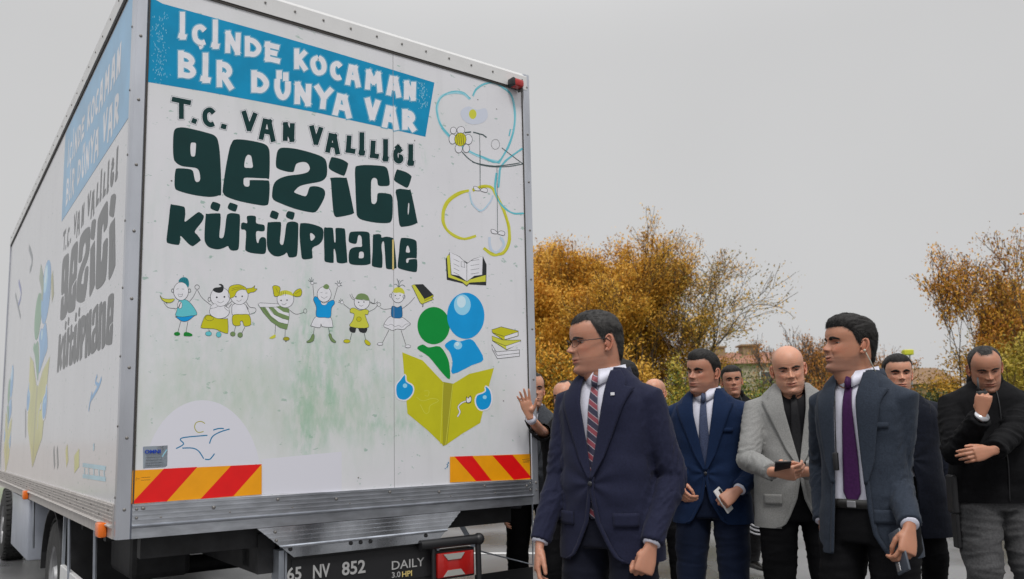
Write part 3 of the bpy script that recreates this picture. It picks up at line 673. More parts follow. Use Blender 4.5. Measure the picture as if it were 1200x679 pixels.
def k6(A):
    A.stroke([(90,262),(150,310)], LW, I_BLK); A.stroke([(300,325),(350,300),(375,270)], LW, I_BLK)
    for e in ((50,228),(65,215),(82,222),(45,245)): A.stroke([(75,245), e], .5, I_LN, smooth=False)
    outline(A, circ(76,247,13,12), I_WHT, .3)
    for p in ([(180,225),(160,215),(142,180)], [(180,215),(165,200),(158,175)], [(310,240),(345,255),(352,215)], [(310,250),(350,258),(375,240)]): A.stroke(p, .4, I_BLK)
    A.stroke([(160,500),(145,560)], LW, I_BLK); A.stroke([(262,500),(275,565)], LW, I_BLK)
    A.fill([(150,450),(280,455),(275,500),(228,495),(210,460),(195,462),(185,500),(145,490)], I_BLK)
    outline(A, [(150,300),(180,295),(225,315),(270,305),(300,318),(290,350),(270,350),(285,400),(298,455),(215,462),(140,445),(165,400),(178,345),(145,330)], I_YEL2)
    outline(A, circ(218,388,20,20), I_YEL, .35); outline(A, circ(243,245,64,62), I_WHT)
    A.fill([(190,215),(210,180),(250,172),(290,190),(305,230),(260,225),(215,225)], I_SAGE); A.stroke([(195,218),(250,228),(305,232)], .35, I_BLK); face(A, 238, 252, 52)
    outline(A, circ(117,572,28,15), I_YEL, .3); outline(A, [(265,565),(285,562),(315,590),(305,608),(275,595)], I_YEL, .3)
def k7(A):
    A.stroke([(395,290),(430,305),(490,298)], LW, I_BLK); A.stroke([(582,300),(640,255),(685,205)], LW, I_BLK); outline(A, circ(385,265,16,16), None, .35)
    A.stroke([(470,478),(415,585)], LW, I_BLK); A.stroke([(572,482),(610,600)], LW, I_BLK)
    outline(A, [(480,365),(530,375),(580,372),(620,400),(650,428),(620,450),(590,475),(540,470),(500,482),(460,465),(428,450),(435,415)], I_WHT)
    A.stroke([(430,430),(460,440),(490,430),(520,450),(550,440),(580,455),(610,430),(648,428)], .35, I_BLK)
    outline(A, [(492,290),(510,278),(540,290),(572,278),(580,310),(578,370),(535,380),(492,365)], mat('print_denim', srgb(30,110,165), .5))
    outline(A, circ(545,190,52,60), I_WHT); A.fill([(500,160),(520,128),(555,120),(590,140),(600,175),(560,165),(530,168)], I_YEL2)
    outline(A, circ(485,190,10,14), None, .35); outline(A, circ(595,200,10,14), None, .35); face(A, 543, 195, 48)
    for p in ([(550,120),(545,70),(535,48)], [(552,120),(565,75),(590,60)], [(548,120),(530,95),(515,98)], [(552,120),(580,100),(605,115)], [(550,120),(548,85),(555,60)]): A.stroke(p, .5, I_LN)
    outline(A, circ(395,595,24,11), I_WHT, .4); outline(A, circ(628,615,24,12), I_WHT, .4, ) 
    outline(A, [(660,105),(685,97),(770,215),(835,210),(842,222),(745,262),(730,250)], I_YEL2, smooth=False)
    A.fill([(685,97),(755,95),(842,185),(765,218)], I_BLK, smooth=False); outline(A, [(765,218),(842,185),(840,200),(770,235)], I_YEL, .35, smooth=False); A.stroke([(755,262),(752,285)], .9, I_BLK)
for fn, c in ((k1, I_), (k2, I_), (k3, I_), (k4, J_), (k5, J_), (k6, K_), (k7, K_)): kid(fn, c)
# ---- reader emblem
E_ = (455, 335, 3.482)
A = Art(E_)
HW = 2.2
A.fill(circ(185,163,66,76,24), I_GRE); A.fill(circ(316,123,76,94,24), I_SKY)
A.fill([(118,257),(140,240),(165,252),(210,248),(240,290),(250,330),(250,382),(215,350),(165,290)], I_GRE)
A.fill([(230,243),(262,220),(290,228),(335,218),(362,245),(388,302),(340,325),(262,360),(262,310),(250,270)], I_SKY)
A.fill(circ(302,78,34,42), I_SKY2); A.fill(circ(298,66,18,24), I_SKY3); A.fill(circ(284,244,17,16), I_SKY2); A.fill(circ(281,238,8,8), I_SKY3)
A.fill([(57,272),(140,305),(222,392),(222,650),(160,590),(78,522)], I_YEL, smooth=False)
A.fill([(431,336),(410,410),(375,560),(300,605),(235,650),(265,400),(330,360)], I_YEL, smooth=False)
A.fill([(222,392),(265,400),(240,648),(222,655)], I_YEL3, smooth=False)
A.stroke([(224,395),(212,645)], .8, I_YEL2, smooth=False); A.stroke([(263,402),(234,650)], .8, I_YEL2, smooth=False)
for pts in ([(67,365),(72,392),(98,410),(97,440),(70,465),(38,455),(33,410),(50,385)], [(398,412),(415,430),(420,470),(405,500),(375,505),(358,480),(362,450),(385,440),(398,430)]):
    A.stroke(pts, 3.0, I_WHT, closed=True); A.fill(pts, I_SKY)
A.fill(circ(68,408,9,9), I_SKY2); A.fill(circ(393,455,8,8), I_SKY2)
A.stroke([(115,455),(140,470),(180,460),(205,470),(170,490),(165,515),(150,520),(130,485)], .8, I_YEL2); A.stroke([(145,430),(165,430),(162,450),(148,448)], .7, I_YEL2)
A.stroke([(322,470),(300,478),(285,495),(292,515),(282,535)], 2.1, I_BLK); A.stroke([(322,470),(300,478),(285,495),(292,515),(282,535)], 1.5, I_WHT)
A.fill([(318,452),(325,458),(335,448),(340,462),(335,478),(318,478)], I_BLK); A.fill([(320,456),(326,461),(334,452),(338,463),(333,475),(320,475)], I_WHT)
A.realise('reader_emblem', mrear, truck)
EMBLEM = A
# stack of books and open book
A = Art(E_)
for m, q, side_ in ((I_WHT, [(422,240),(440,270),(535,262),(535,288),(445,298),(425,262)], None), (I_YEL2, [(422,205),(470,222),(540,222),(540,232),(483,262),(425,225)], 1), (I_YEL, [(422,180),(460,168),(530,185),(530,205),(470,222),(425,192)], 1)):
    outline(A, q, m, .55, smooth=False)
A.fill([(475,205),(528,190),(528,204),(475,219)], I_WHT, smooth=False); A.fill([(480,245),(540,226),(540,236),(482,260)], I_WHT, smooth=False)
A.stroke([(425,192),(472,207),(530,188)], .5, I_BLK, smooth=False); A.stroke([(426,225),(480,246),(540,226)], .5, I_BLK, smooth=False); A.stroke([(430,262),(445,285),(535,275)], .5, I_BLK, smooth=False)
A.realise('book_drawing', mrear, truck)
A = Art((505, 190, 4.527))
A.fill([(78,515),(100,480),(195,535),(275,500),(295,545),(293,655),(200,650),(190,662),(170,645),(84,625)], I_BLK, smooth=False)
A.fill([(84,500),(100,490),(105,600),(180,632),(290,600),(290,635),(205,640),(188,655),(165,635),(92,612)], I_YEL2, smooth=False)
outline(A, [(98,478),(150,502),(190,540),(190,635),(150,605),(108,598)], I_WHT, .45, smooth=False)
outline(A, [(275,500),(225,515),(190,540),(190,635),(230,605),(272,600)], I_WHT, .45, smooth=False)
for y in (520, 545, 568, 590): A.stroke([(120,y-5),(150,y+10)], .35, I_BLK); A.stroke([(210,y+5),(255,y-2)], .35, I_BLK)
outline(A, [(160,528),(178,532),(178,560),(160,555)], I_WHT, .35, smooth=False)
A.realise('book_drawing', mrear, truck)
# hearts, flower and hanging stems
A = Art((505, 90, 6.173))
rr = random.Random(5)
def brushy(A, pts, w, m, m2, n=3, jit=6, wv=.5):
    for i in range(n):
        q = [(x+rr.uniform(-jit, jit), y+rr.uniform(-jit, jit)) for x, y in pts]; A.stroke(q, w*rr.uniform(.35, 1)*wv*2/ (1+i*.3), m if i % 2 == 0 else m2)
A.fill([(215,250),(270,215),(330,240),(395,230),(410,290),(370,335),(290,345),(230,310)], mat('print_faint_blue', (.60, .64, .74), .5)); A.fill(circ(302,272,27,35), I_YEL2)
L1 = [(280,160),(230,118),(150,112),(80,145),(40,210),(45,290),(80,370),(150,450),(260,530),(370,580),(485,622)]
R1 = [(305,140),(330,90),(390,50),(450,45),(520,75),(580,140),(605,250),(600,370),(560,500),(520,580),(490,622)]
brushy(A, L1, 3.2, I_HEART, I_HEART2, 6); brushy(A, R1, 3.2, I_HEART, I_HEART2, 6)
A.stroke([(80,370),(135,430)], 2.6, I_HEART2); A.stroke([(360,575),(480,620),(560,500)], 1.6, I_HEART2); A.stroke([(565,430),(575,380)], 1.5, I_HEART2)
brushy(A, [(664,520),(600,560),(540,610),(505,660),(492,700),(488,800)], 2.4, I_HEART2, I_HEART2, 5, 6)
outline(A, circ(466,490,30,36), None, .3); 
A.stroke([(225,545),(280,600),(350,635),(450,652),(560,650),(664,632)], 1.0, I_LN); A.stroke([(512,515),(570,560),(664,630)], .8, I_LN, smooth=False)
for q in ([(245,405),(290,400)], [(305,402),(345,412)], [(340,412),(375,420),(402,440)]): A.stroke(q, 1.3, I_LN, smooth=False)
for cx, cy, rx, ry in ((162,390,22,24),(216,388,28,26),(155,452,25,36),(270,455,28,36),(200,520,26,32),(255,520,24,30)): outline(A, circ(cx,cy,rx,ry), I_WHT, .5)
outline(A, circ(212,455,42,48), I_YEL, .5)
for x in (185, 200, 215, 230): A.stroke([(x,420),(x+6,490)], .5, I_BLK, smooth=False)
A.stroke([(352,415),(355,800)], .45, I_LN, smooth=False)
A.realise('heart_drawing', mrear, truck)
A = Art((505, 190, 4.527))
brushy(A, [(200,155),(140,170),(85,215),(65,290),(80,350),(120,392),(180,410),(235,395)], 3.4, I_YEL, I_YEL2, 6, 5)
brushy(A, [(225,150),(270,130),(320,135),(350,180),(390,260),(415,350),(415,430),(385,485),(330,492),(280,462)], 3.4, I_YEL, I_YEL2, 6, 5)
brushy(A, [(350,60),(340,130),(355,200),(390,245),(440,275),(490,272)], 2.2, I_TEAL, I_HEART2, 5, 4)
brushy(A, [(205,160),(220,220),(265,262),(315,215),(325,175)], 2.2, I_PALE, I_HEART, 3, 4); brushy(A, [(310,400),(320,460),(350,480),(385,440),(370,400)], 3.0, I_PALE, I_HEART, 3, 4)
A.stroke([(261,-60),(261,140)], .5, I_LN, smooth=False); A.stroke([(350,20),(353,380)], .55, I_LN, smooth=False)
for x, y in ((262,152),(354,380)):
    outline(A, [(x,y),(x-15,y-18),(x-35,y-22),(x-30,y-2)], I_WHT, .5); outline(A, [(x,y),(x+15,y-14),(x+36,y-8),(x+32,y+10)], I_WHT, .5)
A.stroke([(220,0),(265,12),(340,22),(430,12),(470,5)], 1.0, I_LN)
A.realise('heart_drawing', mrear, truck)
# lower left: fresh half disc with bird, sticker, reflectors
A = Art((140, 450, 3.396))
cx, cy = 330, 395
A.fill([(cx-235*math.cos(a), cy-330*math.sin(a)) for a in [PI*i/30 for i in range(31)]]+[(565, 395)], I_ARC, smooth=False)
A.fill([(566,300),(884,270),(884,428),(566,440)], I_ARC, smooth=False)
A.stroke([(340,158),(325,150),(305,155),(299,175),(312,193),(335,190)], 1.0, I_YEL3)
for q in ([(225,258),(255,240),(242,222),(262,213),(350,205)], [(250,256),(290,256),(315,268),(335,298)], [(340,300),(360,300),(378,278)], [(358,238),(370,210),(400,192),(438,180)], [(373,184),(395,178),(415,178)]): A.stroke(q, 1.35, I_MBLUE)
A.realise('bird_drawing', mrear, truck)
A = Art((140, 450, 3.396)); A.fill([(94,252),(192,245),(190,326),(180,333),(94,337)], I_SILV, smooth=False)
A.fill([(94,252),(150,249),(94,275)], I_NAVY, smooth=False); A.fill([(95,250),(150,247),(150,280),(95,282)], I_SILV, smooth=False)
for y in (295, 306, 317, 327): A.stroke([(103,y),(170,y-4)], .35, I_BLK, smooth=False)
A.stroke([(170,290),(188,262)], 1.2, I_LBLUE, smooth=False)
stk = A.realise('sticker', mrear, truck)
put_text('sticker_writing', 'OMNI', 169.5, 532, 4.6, I_NAVY, PY-.0022, stk, 18.5, .03)
def reflector(corn, stripes, crop, marks):
    A = Art(crop); A.fill(corn, I_HYEL, smooth=False)
    for s in stripes: A.fill(s, I_HRED, smooth=False)
    for q in marks: A.stroke(q, .4, I_BLK, smooth=False)
    return A.realise('reflector_board', lambda px, py, h: (lambda p: (p.x, p.y+PY-.003-h, p.z))(rear(px, py, PY) - Vector((0, PY, 0))), truck)
reflector([(46,345),(565,320),(565,440),(46,478)], [[(176,338),(309,331),(187,468),(46,477)], [(443,326),(565,320),(452,447),(322,458)]], (140, 450, 3.396), [[(70,378),(80,378)], [(85,373),(122,371)], [(85,384),(122,382)], [(66,372),(66,386)]])
reflector([(-225,105),(433,82),(436,283),(-225,310)], [[(112,95),(272,90),(425,272),(283,288)], [(-190,103),(-48,98),(106,295),(-17,299)]], (560, 520, 6.79), [[(350,128),(412,122)], [(355,140),(412,136)], [(355,150),(405,146)]])
A = Art((380, 310, 2.83))
for i in range(7): A.ell(398+rr.uniform(0, 14), 657+i*3.4, 2, 2, I_MBLUE, n=6)
A.realise('small_print', mrear, truck)

# ================================================================== ARTWORK ON THE LEFT WALL (print colours paled by painted gloss reflection)
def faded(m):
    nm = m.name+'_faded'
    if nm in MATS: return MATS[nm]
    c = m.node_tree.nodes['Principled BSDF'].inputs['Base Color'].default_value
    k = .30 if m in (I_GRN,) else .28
    col = tuple(c[i]*(1-k)+(.62, .64, .68)[i]*k for i in range(3))  # pale grey mixed into the colour for reflection off the glossy wall
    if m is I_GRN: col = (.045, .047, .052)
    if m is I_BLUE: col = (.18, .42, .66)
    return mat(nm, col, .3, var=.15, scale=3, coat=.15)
def mside(yb, xr0, sy, zb, zr0, sz):
    def f(px, py, h):
        p = rear(px, py, PY); return (PY-h, yb-(p.x-xr0)*sy, zb+(p.z-zr0)*sz)
    return f
fm = mside(2.03, .178, 1.42, 1.652, 2.075, 1.33)
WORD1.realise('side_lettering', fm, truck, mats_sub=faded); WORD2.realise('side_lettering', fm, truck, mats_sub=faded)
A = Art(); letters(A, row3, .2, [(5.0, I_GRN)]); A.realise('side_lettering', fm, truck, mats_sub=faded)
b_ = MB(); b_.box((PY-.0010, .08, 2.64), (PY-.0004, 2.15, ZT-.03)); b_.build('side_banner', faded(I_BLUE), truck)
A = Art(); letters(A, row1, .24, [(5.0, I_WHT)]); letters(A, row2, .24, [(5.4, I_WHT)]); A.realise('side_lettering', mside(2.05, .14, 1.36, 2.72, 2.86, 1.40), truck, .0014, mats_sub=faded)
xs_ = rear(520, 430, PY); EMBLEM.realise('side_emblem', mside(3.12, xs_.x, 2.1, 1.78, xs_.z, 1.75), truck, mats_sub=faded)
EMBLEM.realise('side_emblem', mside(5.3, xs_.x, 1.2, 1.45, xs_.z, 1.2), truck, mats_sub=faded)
# small drawings in the same paled colours: bird, icons, cards
def yz(py_pts):   # photo points on the side plane
    return [(lambda q: (q.y, q.z))(side(x, y, PY)) for x, y in py_pts]
A = Art()
def S(pts, w, m, **k): A.stroke(yz(pts), w, m, raw=True, **k)
S([(104,482),(106,470),(110,463),(116,452),(119,443)], .022, I_SKY); S([(116,452),(112,448),(114,440)], .018, I_SKY); S([(106,470),(108,460)], .02, I_SKY)
for x in (63, 67): S([(x,525),(x+1,548)], .05, I_LN, smooth=False)
S([(78,524),(79,544)], .07, I_YEL, smooth=False); S([(90,530),(90,551)], .15, I_YEL2, smooth=False)
for x in (99,104,110,116,122): S([(x,549),(x+.3,560)], .02, I_LBLUE, smooth=False)
S([(97,545),(124,549)], .02, I_LBLUE, smooth=False); S([(97,558),(124,562)], .02, I_LBLUE, smooth=False); S([(110,520),(110,528)], .03, I_LBLUE, smooth=False)
S([(47,318),(50,335),(49,352)], .12, I_SAGE); S([(61,322),(62,350)], .09, I_YEL3)
S([(22,330),(25,345),(21,360)], .05, I_NAVY); S([(18,345),(24,372)], .04, I_LN); S([(34,290),(38,305),(35,318)], .05, I_LN); S([(30,480),(30,512)], .05, I_LN)
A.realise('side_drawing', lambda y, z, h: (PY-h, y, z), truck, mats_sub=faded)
# ================================================================== LIGHT
w = bpy.data.worlds.new('World'); scene.world = w; w.use_nodes = True; nt = w.node_tree; N = nt.nodes; L = nt.links
bg = N['Background']
sky = N.new('ShaderNodeTexSky'); sky.sky_type = 'NISHITA'; sky.sun_disc = False; SUN_EL, SUN_AZ = math.radians(55), math.radians(176)
sky.sun_elevation = SUN_EL; sky.sun_rotation = SUN_AZ; sky.dust_density = 4; sky.air_density = 1
hs = N.new('ShaderNodeHueSaturation'); hs.inputs['Saturation'].default_value = .12; L.new(sky.outputs[0], hs.inputs['Color'])
tc = N.new('ShaderNodeTexCoord'); sx = N.new('ShaderNodeSeparateXYZ'); L.new(tc.outputs['Generated'], sx.inputs[0])
r1 = N.new('ShaderNodeMapRange'); r1.interpolation_type = 'SMOOTHSTEP'; r1.inputs[1].default_value = .42; r1.inputs[2].default_value = .95; r1.inputs[3].default_value = 6.1; r1.inputs[4].default_value = 17.; L.new(sx.outputs['Z'], r1.inputs[0])
nz = N.new('ShaderNodeTexNoise'); nz.inputs['Scale'].default_value = 1.6; nz.inputs['Detail'].default_value = 4; L.new(tc.outputs['Generated'], nz.inputs['Vector'])
r2 = N.new('ShaderNodeMapRange'); r2.inputs[1].default_value = .3; r2.inputs[2].default_value = .7; r2.inputs[3].default_value = .96; r2.inputs[4].default_value = 1.04; L.new(nz.outputs[0], r2.inputs[0])
mu = N.new('ShaderNodeMath'); mu.operation = 'MULTIPLY'; L.new(r1.outputs[0], mu.inputs[0]); L.new(r2.outputs[0], mu.inputs[1])
cc = N.new('ShaderNodeCombineColor'); 
for i, k in enumerate((1., 1., 1.005)):
    q = N.new('ShaderNodeMath'); q.operation = 'MULTIPLY'; q.inputs[1].default_value = k; L.new(mu.outputs[0], q.inputs[0]); L.new(q.outputs[0], cc.inputs[i])
mx = N.new('ShaderNodeMix'); mx.data_type = 'RGBA'; mx.inputs['Factor'].default_value = .93; L.new(hs.outputs[0], mx.inputs['A']); L.new(cc.outputs[0], mx.inputs['B'])
L.new(mx.outputs['Result'], bg.inputs['Color']); bg.inputs['Strength'].default_value = .1
sd = bpy.data.lights.new('sun', 'SUN'); sd.energy = 1.5; sd.angle = math.radians(14); sd.color = (1, .97, .93)
so = bpy.data.objects.new('sun', sd); COL.objects.link(so)
sdir = Vector((math.sin(SUN_AZ)*math.cos(SUN_EL), math.cos(SUN_AZ)*math.cos(SUN_EL), math.sin(SUN_EL)))
so.rotation_euler = sdir.to_track_quat('Z', 'Y').to_euler()
scene.view_settings.view_transform = 'Standard'; scene.view_settings.look = 'None'; scene.view_settings.exposure = 0; scene.view_settings.gamma = 1
scene.render.engine = 'CYCLES'

# ================================================================== GROUND
def wet_asphalt():
    m = bpy.data.materials.new('wet_asphalt'); m.use_nodes = True; nt = m.node_tree; N = nt.nodes; L = nt.links; b = N['Principled BSDF']
    tc = N.new('ShaderNodeTexCoord')
    n1 = N.new('ShaderNodeTexNoise'); n1.inputs['Scale'].default_value = .45; n1.inputs['Detail'].default_value = 8; L.new(tc.outputs['Object'], n1.inputs['Vector'])
    n2 = N.new('ShaderNodeTexNoise'); n2.inputs['Scale'].default_value = 90; n2.inputs['Detail'].default_value = 5; L.new(tc.outputs['Object'], n2.inputs['Vector'])
    r = N.new('ShaderNodeMapRange'); r.inputs[1].default_value = .4; r.inputs[2].default_value = .62; L.new(n1.outputs[0], r.inputs[0])
    mx = N.new('ShaderNodeMix'); mx.data_type = 'RGBA'; mx.inputs['A'].default_value = (.10, .102, .108, 1); mx.inputs['B'].default_value = (.26, .26, .265, 1); L.new(r.outputs[0], mx.inputs['Factor'])
    m2 = N.new('ShaderNodeMix'); m2.data_type = 'RGBA'; m2.blend_type = 'MULTIPLY'; m2.inputs['Factor'].default_value = .6; L.new(mx.outputs['Result'], m2.inputs['A']); L.new(n2.outputs[1], m2.inputs['B'])
    L.new(m2.outputs['Result'], b.inputs['Base Color'])
    rr_ = N.new('ShaderNodeMapRange'); rr_.inputs[1].default_value = .4; rr_.inputs[2].default_value = .6; rr_.inputs[3].default_value = .18; rr_.inputs[4].default_value = .5; L.new(n1.outputs[0], rr_.inputs[0]); L.new(rr_.outputs[0], b.inputs['Roughness'])
    bp = N.new('ShaderNodeBump'); bp.inputs['Distance'].default_value = .004; bp.inputs['Strength'].default_value = .7; L.new(n2.outputs[0], bp.inputs['Height']); L.new(bp.outputs[0], b.inputs['Normal'])
    return m
M_ASPH = wet_asphalt()
YG = 14.6     # kerb line between road and grass
o = mesh_obj('road', [(-60, -30, 0), (80, -30, 0), (80, YG, 0), (-60, YG, 0)], [(0, 1, 2, 3)], M_ASPH); o['kind'] = 'structure'
M_PAINT = mat('road_paint', (.6, .6, .6), .5, var=.2, scale=12)
b = MB()
g1, g2 = (-.9, 11.3), (1.3, 10.9)
for (xa, ya, xb, yb, w_) in ((-3.5, 11.9, .9, 11.2, .12), (-1.5, 8.6, .35, 8.35, .12)):
    d = Vector((xb-xa, yb-ya, 0)).normalized(); n = Vector((-d.y, d.x, 0))*w_/2
    b.add([(xa+n.x, ya+n.y, .004), (xb+n.x, yb+n.y, .004), (xb-n.x, yb-n.y, .004), (xa-n.x, ya-n.y, .004)], [(0, 1, 2, 3)])
o = b.build('road_marking', M_PAINT, None, fixn=False); o['kind'] = 'structure'
b = MB(); x = -14
while x < 80: b.box((x, YG, 0), (x+.99, YG+.14, .12), .012); x += 1.0
o = b.build('kerb', mat('kerb_concrete', (.30, .30, .29), .8, var=.15, scale=9)); o['kind'] = 'structure'
M_GRASS = mat('grass', (.07, .17, .02), .9, var=.5, scale=1.3, bump=.03, bscale=20, col2=(.16, .24, .03))
# undulating verge rising gently to the far scrub
nx, ny = 60, 40; vs = []; fs = []
for j in range(ny+1):
    t = (j/ny)**2.2
    for i in range(nx+1):
        x = -14+(i/nx)*(70+t*1600); y = YG+.14+t*1400; z = .10+min(1.2, (y-YG)*.02)+.12*noise.noise(Vector((x*.08, y*.08, 0)))*min(1, (y-YG)*.3)
        vs.append((x, y, z))
for j in range(ny):
    for i in range(nx): a = j*(nx+1)+i; fs.append((a, a+1, a+nx+2, a+nx+1))
o = mesh_obj('ground', vs, fs, M_GRASS, None, True); o['kind'] = 'structure'
vs = [(-1200, -900, -.02), (1600, -900, -.02), (1600, 1600, -.02), (-1200, 1600, -.02)]
o = mesh_obj('forecourt', vs, [(0, 1, 2, 3)], mat('old_concrete', (.30, .26, .23), .8, var=.15, scale=.5)); o['kind'] = 'structure'
def quick_mesh(name, V, Fq, m, parent=None, smooth=False):
    """V (n,3) float array, Fq (m,k) int array"""
    me = bpy.data.meshes.new(name); k = Fq.shape[1]
    me.vertices.add(len(V)); me.vertices.foreach_set('co', V.astype(np.float32).ravel())
    me.loops.add(Fq.size); me.loops.foreach_set('vertex_index', Fq.astype(np.int32).ravel())
    me.polygons.add(len(Fq)); me.polygons.foreach_set('loop_start', np.arange(0, Fq.size, k, dtype=np.int32))
    if smooth: me.polygons.foreach_set('use_smooth', np.ones(len(Fq), bool))
    me.materials.append(m); me.update(calc_edges=True); me.validate()
    o = bpy.data.objects.new(name, me); COL.objects.link(o)
    if parent: o.parent = parent
    return o
# blades of grass along the verge (too many to count)
n = 26000; x = rng.uniform(-12, 22, n); y = YG+.16+rng.uniform(0, 1, n)**1.6*10; z0 = .10+np.minimum(1.2, (y-YG)*.02)-.03
h = rng.uniform(.08, .22, n); a = rng.uniform(0, 2*PI, n); wd = .012+.012*(y-YG)/8
P = np.stack([x, y, z0], 1); d = np.stack([np.cos(a)*wd, np.sin(a)*wd, 0*a], 1); tip = P+np.stack([rng.normal(0, .05, n), rng.normal(0, .05, n), h], 1)
V = np.stack([P-d, P+d, tip], 1).reshape(-1, 3); Fq = np.arange(3*n).reshape(n, 3)
M_BLADE = mat('grass_blade', (.09, .22, .02), .7, col2=(.22, .30, .04), scale=2)
o = quick_mesh('grass', V, Fq, M_BLADE); tag(o, 'bright green grass growing on the verge behind the road kerb', 'grass', kind='stuff')

# ================================================================== TREES
def leaf_mat(name, c1, c2, sc=1.2):
    m = mat(name, c1, .7, scale=sc, col2=c2, detail=8)
    b = m.node_tree.nodes['Principled BSDF']
    return m
LM = {'orange': leaf_mat('leaf_orange', (.50, .21, .012), (.88, .50, .06), 2.2), 'gold': leaf_mat('leaf_gold', (.46, .23, .02), (.72, .44, .06), 2),
      'rust': leaf_mat('leaf_rust', (.30, .10, .015), (.58, .26, .04), 2), 'green': leaf_mat('leaf_green', (.05, .10, .015), (.16, .22, .04), 1.6),
      'olive': leaf_mat('leaf_olive', (.16, .13, .02), (.34, .26, .04), 1.6), 'dark': leaf_mat('leaf_dark', (.02, .04, .012), (.06, .09, .02), 1.6), 'yellow': leaf_mat('leaf_yellow', (.42, .30, .03), (.5, .40, .06), 2)}
M_BARK = mat('bark', (.10, .07, .05), .9, var=.3, scale=10); M_BARK2 = mat('bark_grey', (.09, .08, .08), .9, var=.3, scale=10)
def grow(r_, p, d, ln, rad, depth, segs, tips, up, spread, ratio=.72, nseg=4, kids=(2, 4), wig=.12):
    q = p.copy(); dd = d.copy(); pts = [(q.copy(), rad)]
    for i in range(nseg):
        dd = (dd+Vector((r_.gauss(0, wig), r_.gauss(0, wig), r_.gauss(0, wig)+up*.12))).normalized()
        q = q+dd*ln/nseg; rr2 = rad*(1-.45*(i+1)/nseg); pts.append((q.copy(), rr2))
        if depth > 0 and i >= 1 and (i < nseg-1):
            for _ in range(r_.choice((0, 1, 1))):
                a = r_.uniform(0, 2*PI); s = dd.orthogonal().normalized(); s.rotate(__import__('mathutils').Quaternion(dd, a))
                nd = (dd+s*spread*r_.uniform(.7, 1.3)).normalized(); grow(r_, q, nd, ln*ratio*r_.uniform(.6, 1), rr2*.6, depth-1, segs, tips, up, spread, ratio, nseg, kids, wig)
    for (a, ra), (b_, rb) in zip(pts, pts[1:]): segs.append((a, b_, ra, rb))
    if depth == 0: tips.append([x for x, _ in pts]); return
    for _ in range(r_.randint(*kids)):
        a = r_.uniform(0, 2*PI); s = dd.orthogonal().normalized(); s.rotate(__import__('mathutils').Quaternion(dd, a))
        nd = (dd+s*spread*r_.uniform(.4, 1.2)).normalized()
        grow(r_, q, nd, ln*ratio*r_.uniform(.75, 1.15), pts[-1][1]*.8, depth-1, segs, tips, up, spread, ratio, nseg, kids, wig)
def segs_mesh(name, segs, m, parent, n=5, rmin=.006):
    K = len(segs); V = np.zeros((K, 2*n, 3)); ang = np.arange(n)*2*PI/n
    for i, (a, b_, ra, rb) in enumerate(segs):
        t = (b_-a).normalized(); u = t.orthogonal().normalized(); v = t.cross(u)
        u_, v_ = np.array(u), np.array(v)
        ring = np.cos(ang)[:, None]*u_+np.sin(ang)[:, None]*v_
        V[i, :n] = np.array(a)+ring*max(ra, rmin); V[i, n:] = np.array(b_)+ring*max(rb, rmin)
    base = np.arange(K)[:, None, None]*2*n; k = np.arange(n); k2 = (k+1) % n
    q = np.stack([k, k2, n+k2, n+k], 1)[None]+base
    return quick_mesh(name, V.reshape(-1, 3), q.reshape(-1, 4), m, parent, True)
def leaves(name, tips, per, size, m, parent, elong=2.5, spread=.12, droop=0., clump_=.75):
    P = []; 
    T = []
    per = int(per*1.75); size = size*.72
    base_per = per; clump = clump_
    for tp in tips:
        per = int(base_per*(1-clump+clump*2*rng.uniform(0, 1)**1.3*1.15))
        if per < 1: continue
        c = np.array([list(x) for x in tp]); k = rng.uniform(0, len(c)-1.001, per); i = k.astype(int); f = (k-i)[:, None]
        P.append(c[i]*(1-f)+c[i+1]*f); T.append(np.repeat((c[-1]-c[0])[None], per, 0))
    P = np.concatenate(P); T = np.concatenate(T); n = len(P)
    P = P+rng.normal(0, spread, (n, 3)); P[:, 2] -= droop*rng.uniform(0, 1, n)
    T = T/np.linalg.norm(T, axis=1, keepdims=True)+rng.normal(0, .55, (n, 3)); T /= np.linalg.norm(T, axis=1, keepdims=True)
    S = np.cross(T, rng.normal(0, 1, (n, 3))); S /= np.linalg.norm(S, axis=1, keepdims=True)
    s = size*rng.uniform(.6, 1.4, (n, 1))
    V = np.stack([P-T*s*elong*.5, P+S*s*.5, P+T*s*elong*.5, P-S*s*.5], 1).reshape(-1, 3)
    return quick_mesh(name, V, np.arange(4*n).reshape(n, 4), m, parent)
